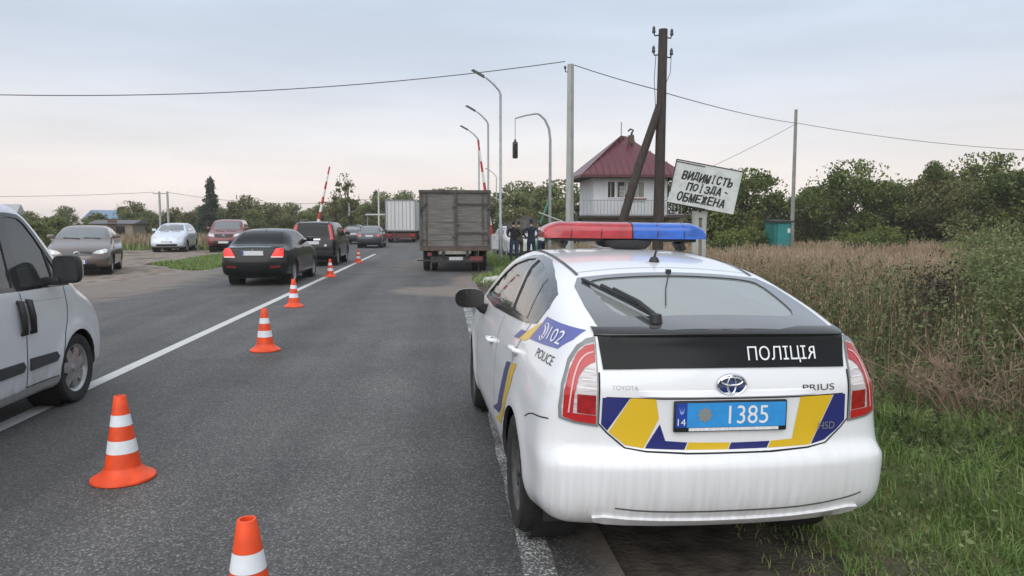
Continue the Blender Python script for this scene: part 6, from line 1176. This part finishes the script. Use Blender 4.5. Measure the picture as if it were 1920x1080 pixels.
def tree(kind, x, y, s, label, group=None, name='tree', cat='tree', rz=None, sz=None):
    o = empty(name, (x, y, gz(x, y)-.05), rng.uniform(0, 6.28) if rz is None else rz, label, cat, group); o.scale = (s, s, sz or s)
    for n_, me in zip(('trunk', 'crown'), PROTO[kind]): link(bpy.data.objects.new(n_, me), o)
    return o
HG = 'trees of the hedge behind the dry field'
for i, (px_x, yy, s, kd) in enumerate([(16.4, 47, .98, 'h1'), (18.9, 45.5, .98, 'h2'), (21.0, 48.5, .66, 'h1'), (23.0, 47, .72, 'h3'), (24.9, 44, 1.02, 'h1'), (27.2, 43.5, .78, 'h2'), (28.6, 40.5, .86, 'h3'), (31.2, 41, 1.06, 'h1'), (33.6, 40, .98, 'h3'), (36.2, 40.5, .95, 'h2'), (14.6, 52, .9, 'h2'), (20, 52, .72, 'h2'), (26, 50, .8, 'h2'), (30, 47, .85, 'h1'), (35, 46, 1.0, 'h1'), (39, 44, 1.0, 'h2')]):
    tree(kd, px_x, yy, s, {'h1': 'broad dark green hedge tree behind the dry field', 'h2': 'narrower dark green hedge tree behind the dry field', 'h3': 'olive green hedge tree behind the dry field'}[kd], HG, 'hedge_tree')
bt = tree('h3', 29.6, 42.5, .98, 'hedge tree topped by a single dense round clump of leaves', HG, 'hedge_tree'); rg3 = np.random.default_rng(8); d = rg3.normal(size=(900, 3)); d /= np.linalg.norm(d, axis=1, keepdims=True); V, F = diamonds(d*rg3.uniform(.2, .62, 900)[:, None]+np.array([-1.55, -1.6, 4.75]), np.full(900, .11), .3, 1.4, rg3); c_ = bpy.data.objects.new('round_clump', fast_mesh('round_clump', V, F, HEDGE, np.clip(rg3.normal(.45, .15, 900), 0, 1))); link(c_, bt); bt.rotation_euler.z = 0
part('stem', BARK, bt, lambda b: b.tube([(-1.0, -1.0, 3.0), (-1.55, -1.6, 4.7)], [.06, .03], 6))
for x, y, s, kd, lb in ((19.4, 33.5, .8, 's', 'low dark green shrub beside the slim pole'), (21.5, 34.5, .95, 's', 'rounded green shrub at the edge of the dry field'), (22.9, 30.5, .85, 'ys', 'yellowing shrub in front of the hedge'), (24.4, 31.5, .75, 'ys', 'smaller yellowing shrub next to the larger one'), (15.6, 38, 1.0, 's', 'dark shrub between the warning board and the booth'), (13.2, 34, .9, 's', 'dark shrub behind the warning board post')): tree(kd, x, y, s, lb, None, 'shrub', 'shrub')
for i, (x, y, s, kd) in enumerate([(9.5, 62, .95, 'b1'), (6.3, 66, .9, 'b2'), (3.6, 72, .95, 'b3'), (7.6, 75, 1.05, 'b1'), (12, 64, .9, 'b2'), (1.2, 84, 1.0, 'b1'), (5, 90, 1.1, 'b2'), (15.5, 66, 1.0, 'b1'), (19, 70, 1.05, 'b2'), (-.5, 100, 1.1, 'b1'), (8.2, 55, .7, 'b2'), (5.9, 57, .62, 'b3')]): tree(kd, x, y, s, 'leafy green tree beyond the level crossing on the house side', 'trees beyond the crossing')
BG = 'trees of the far belt behind the dirt lot'; rb = random.Random(21)
for i in range(34):
    x = -66+i*1.92+rb.uniform(-.7, .7); y = 94+rb.uniform(-8, 14); tree(rb.choice(['b1', 'b2', 'b3', 'b1']), x, y, rb.choice([.55, .62, .70, .78, .86, .95])*rb.uniform(.92, 1.08)*(.78 if x < -40 else 1), 'muted green tree of the far belt behind the dirt lot', BG)
for i in range(13):
    x = -40+i*2.6+rb.uniform(-.8, .8); tree(rb.choice(['b2', 'b3']), x, 80+rb.uniform(-4, 4), rb.uniform(.40, .66), 'low bushy tree in front of the far belt', BG)
for i in range(15):
    x = -31+i*1.75+rb.uniform(-.6, .6); tree(rb.choice(['b3', 'b3', 'b1']), x, 87+rb.uniform(-4, 5), rb.uniform(.60, .80), 'olive green tree of the middle row behind the dirt lot', BG)
tree('c', -22.4, 75, .95, 'tall dark spruce standing alone behind the parked cars', name='spruce'); tree('y', -7.7, 60, 1.08, 'slender young birch with sparse leaves by the raised barrier', name='birch'); tree('y', -8.7, 62, .85, 'smaller young birch beside the slender birch', name='birch')
tree('b1', -5.5, 112, 1.15, 'dark round tree above the queue of cars', name='round_tree'); tree('c', -9.2, 104, .95, 'spruce above the queue of cars at the end of the road', name='spruce'); tree('b2', -2.6, 116, 1.15, 'round tree behind the white box trailer', name='round_tree')
for x, y, s in ((-20.5, 40, .36), (-22.5, 46, .42), (-25.5, 48, .40), (-28, 52, .46)): tree('b2', x, y, s, 'weedy green bush along the edge of the dirt lot', 'bushes edging the dirt lot', 'bush', 'bush')
# ================================================================ thin morning haze
hm = bpy.data.materials.new('haze'); hm.use_nodes = True; hn = hm.node_tree.nodes; hn.clear(); ho = hn.new('ShaderNodeOutputMaterial'); hv = hn.new('ShaderNodeVolumePrincipled')
hv.inputs['Color'].default_value = (.97, .95, .94, 1); hv.inputs['Density'].default_value = .0007; hm.node_tree.links.new(hv.outputs[0], ho.inputs['Volume'])
b = MB(); b.box((0, 420, 5.5), (900, 1000, 13.5)); hz_ = b.build('haze', hm); tag(hz_, kind='stuff')
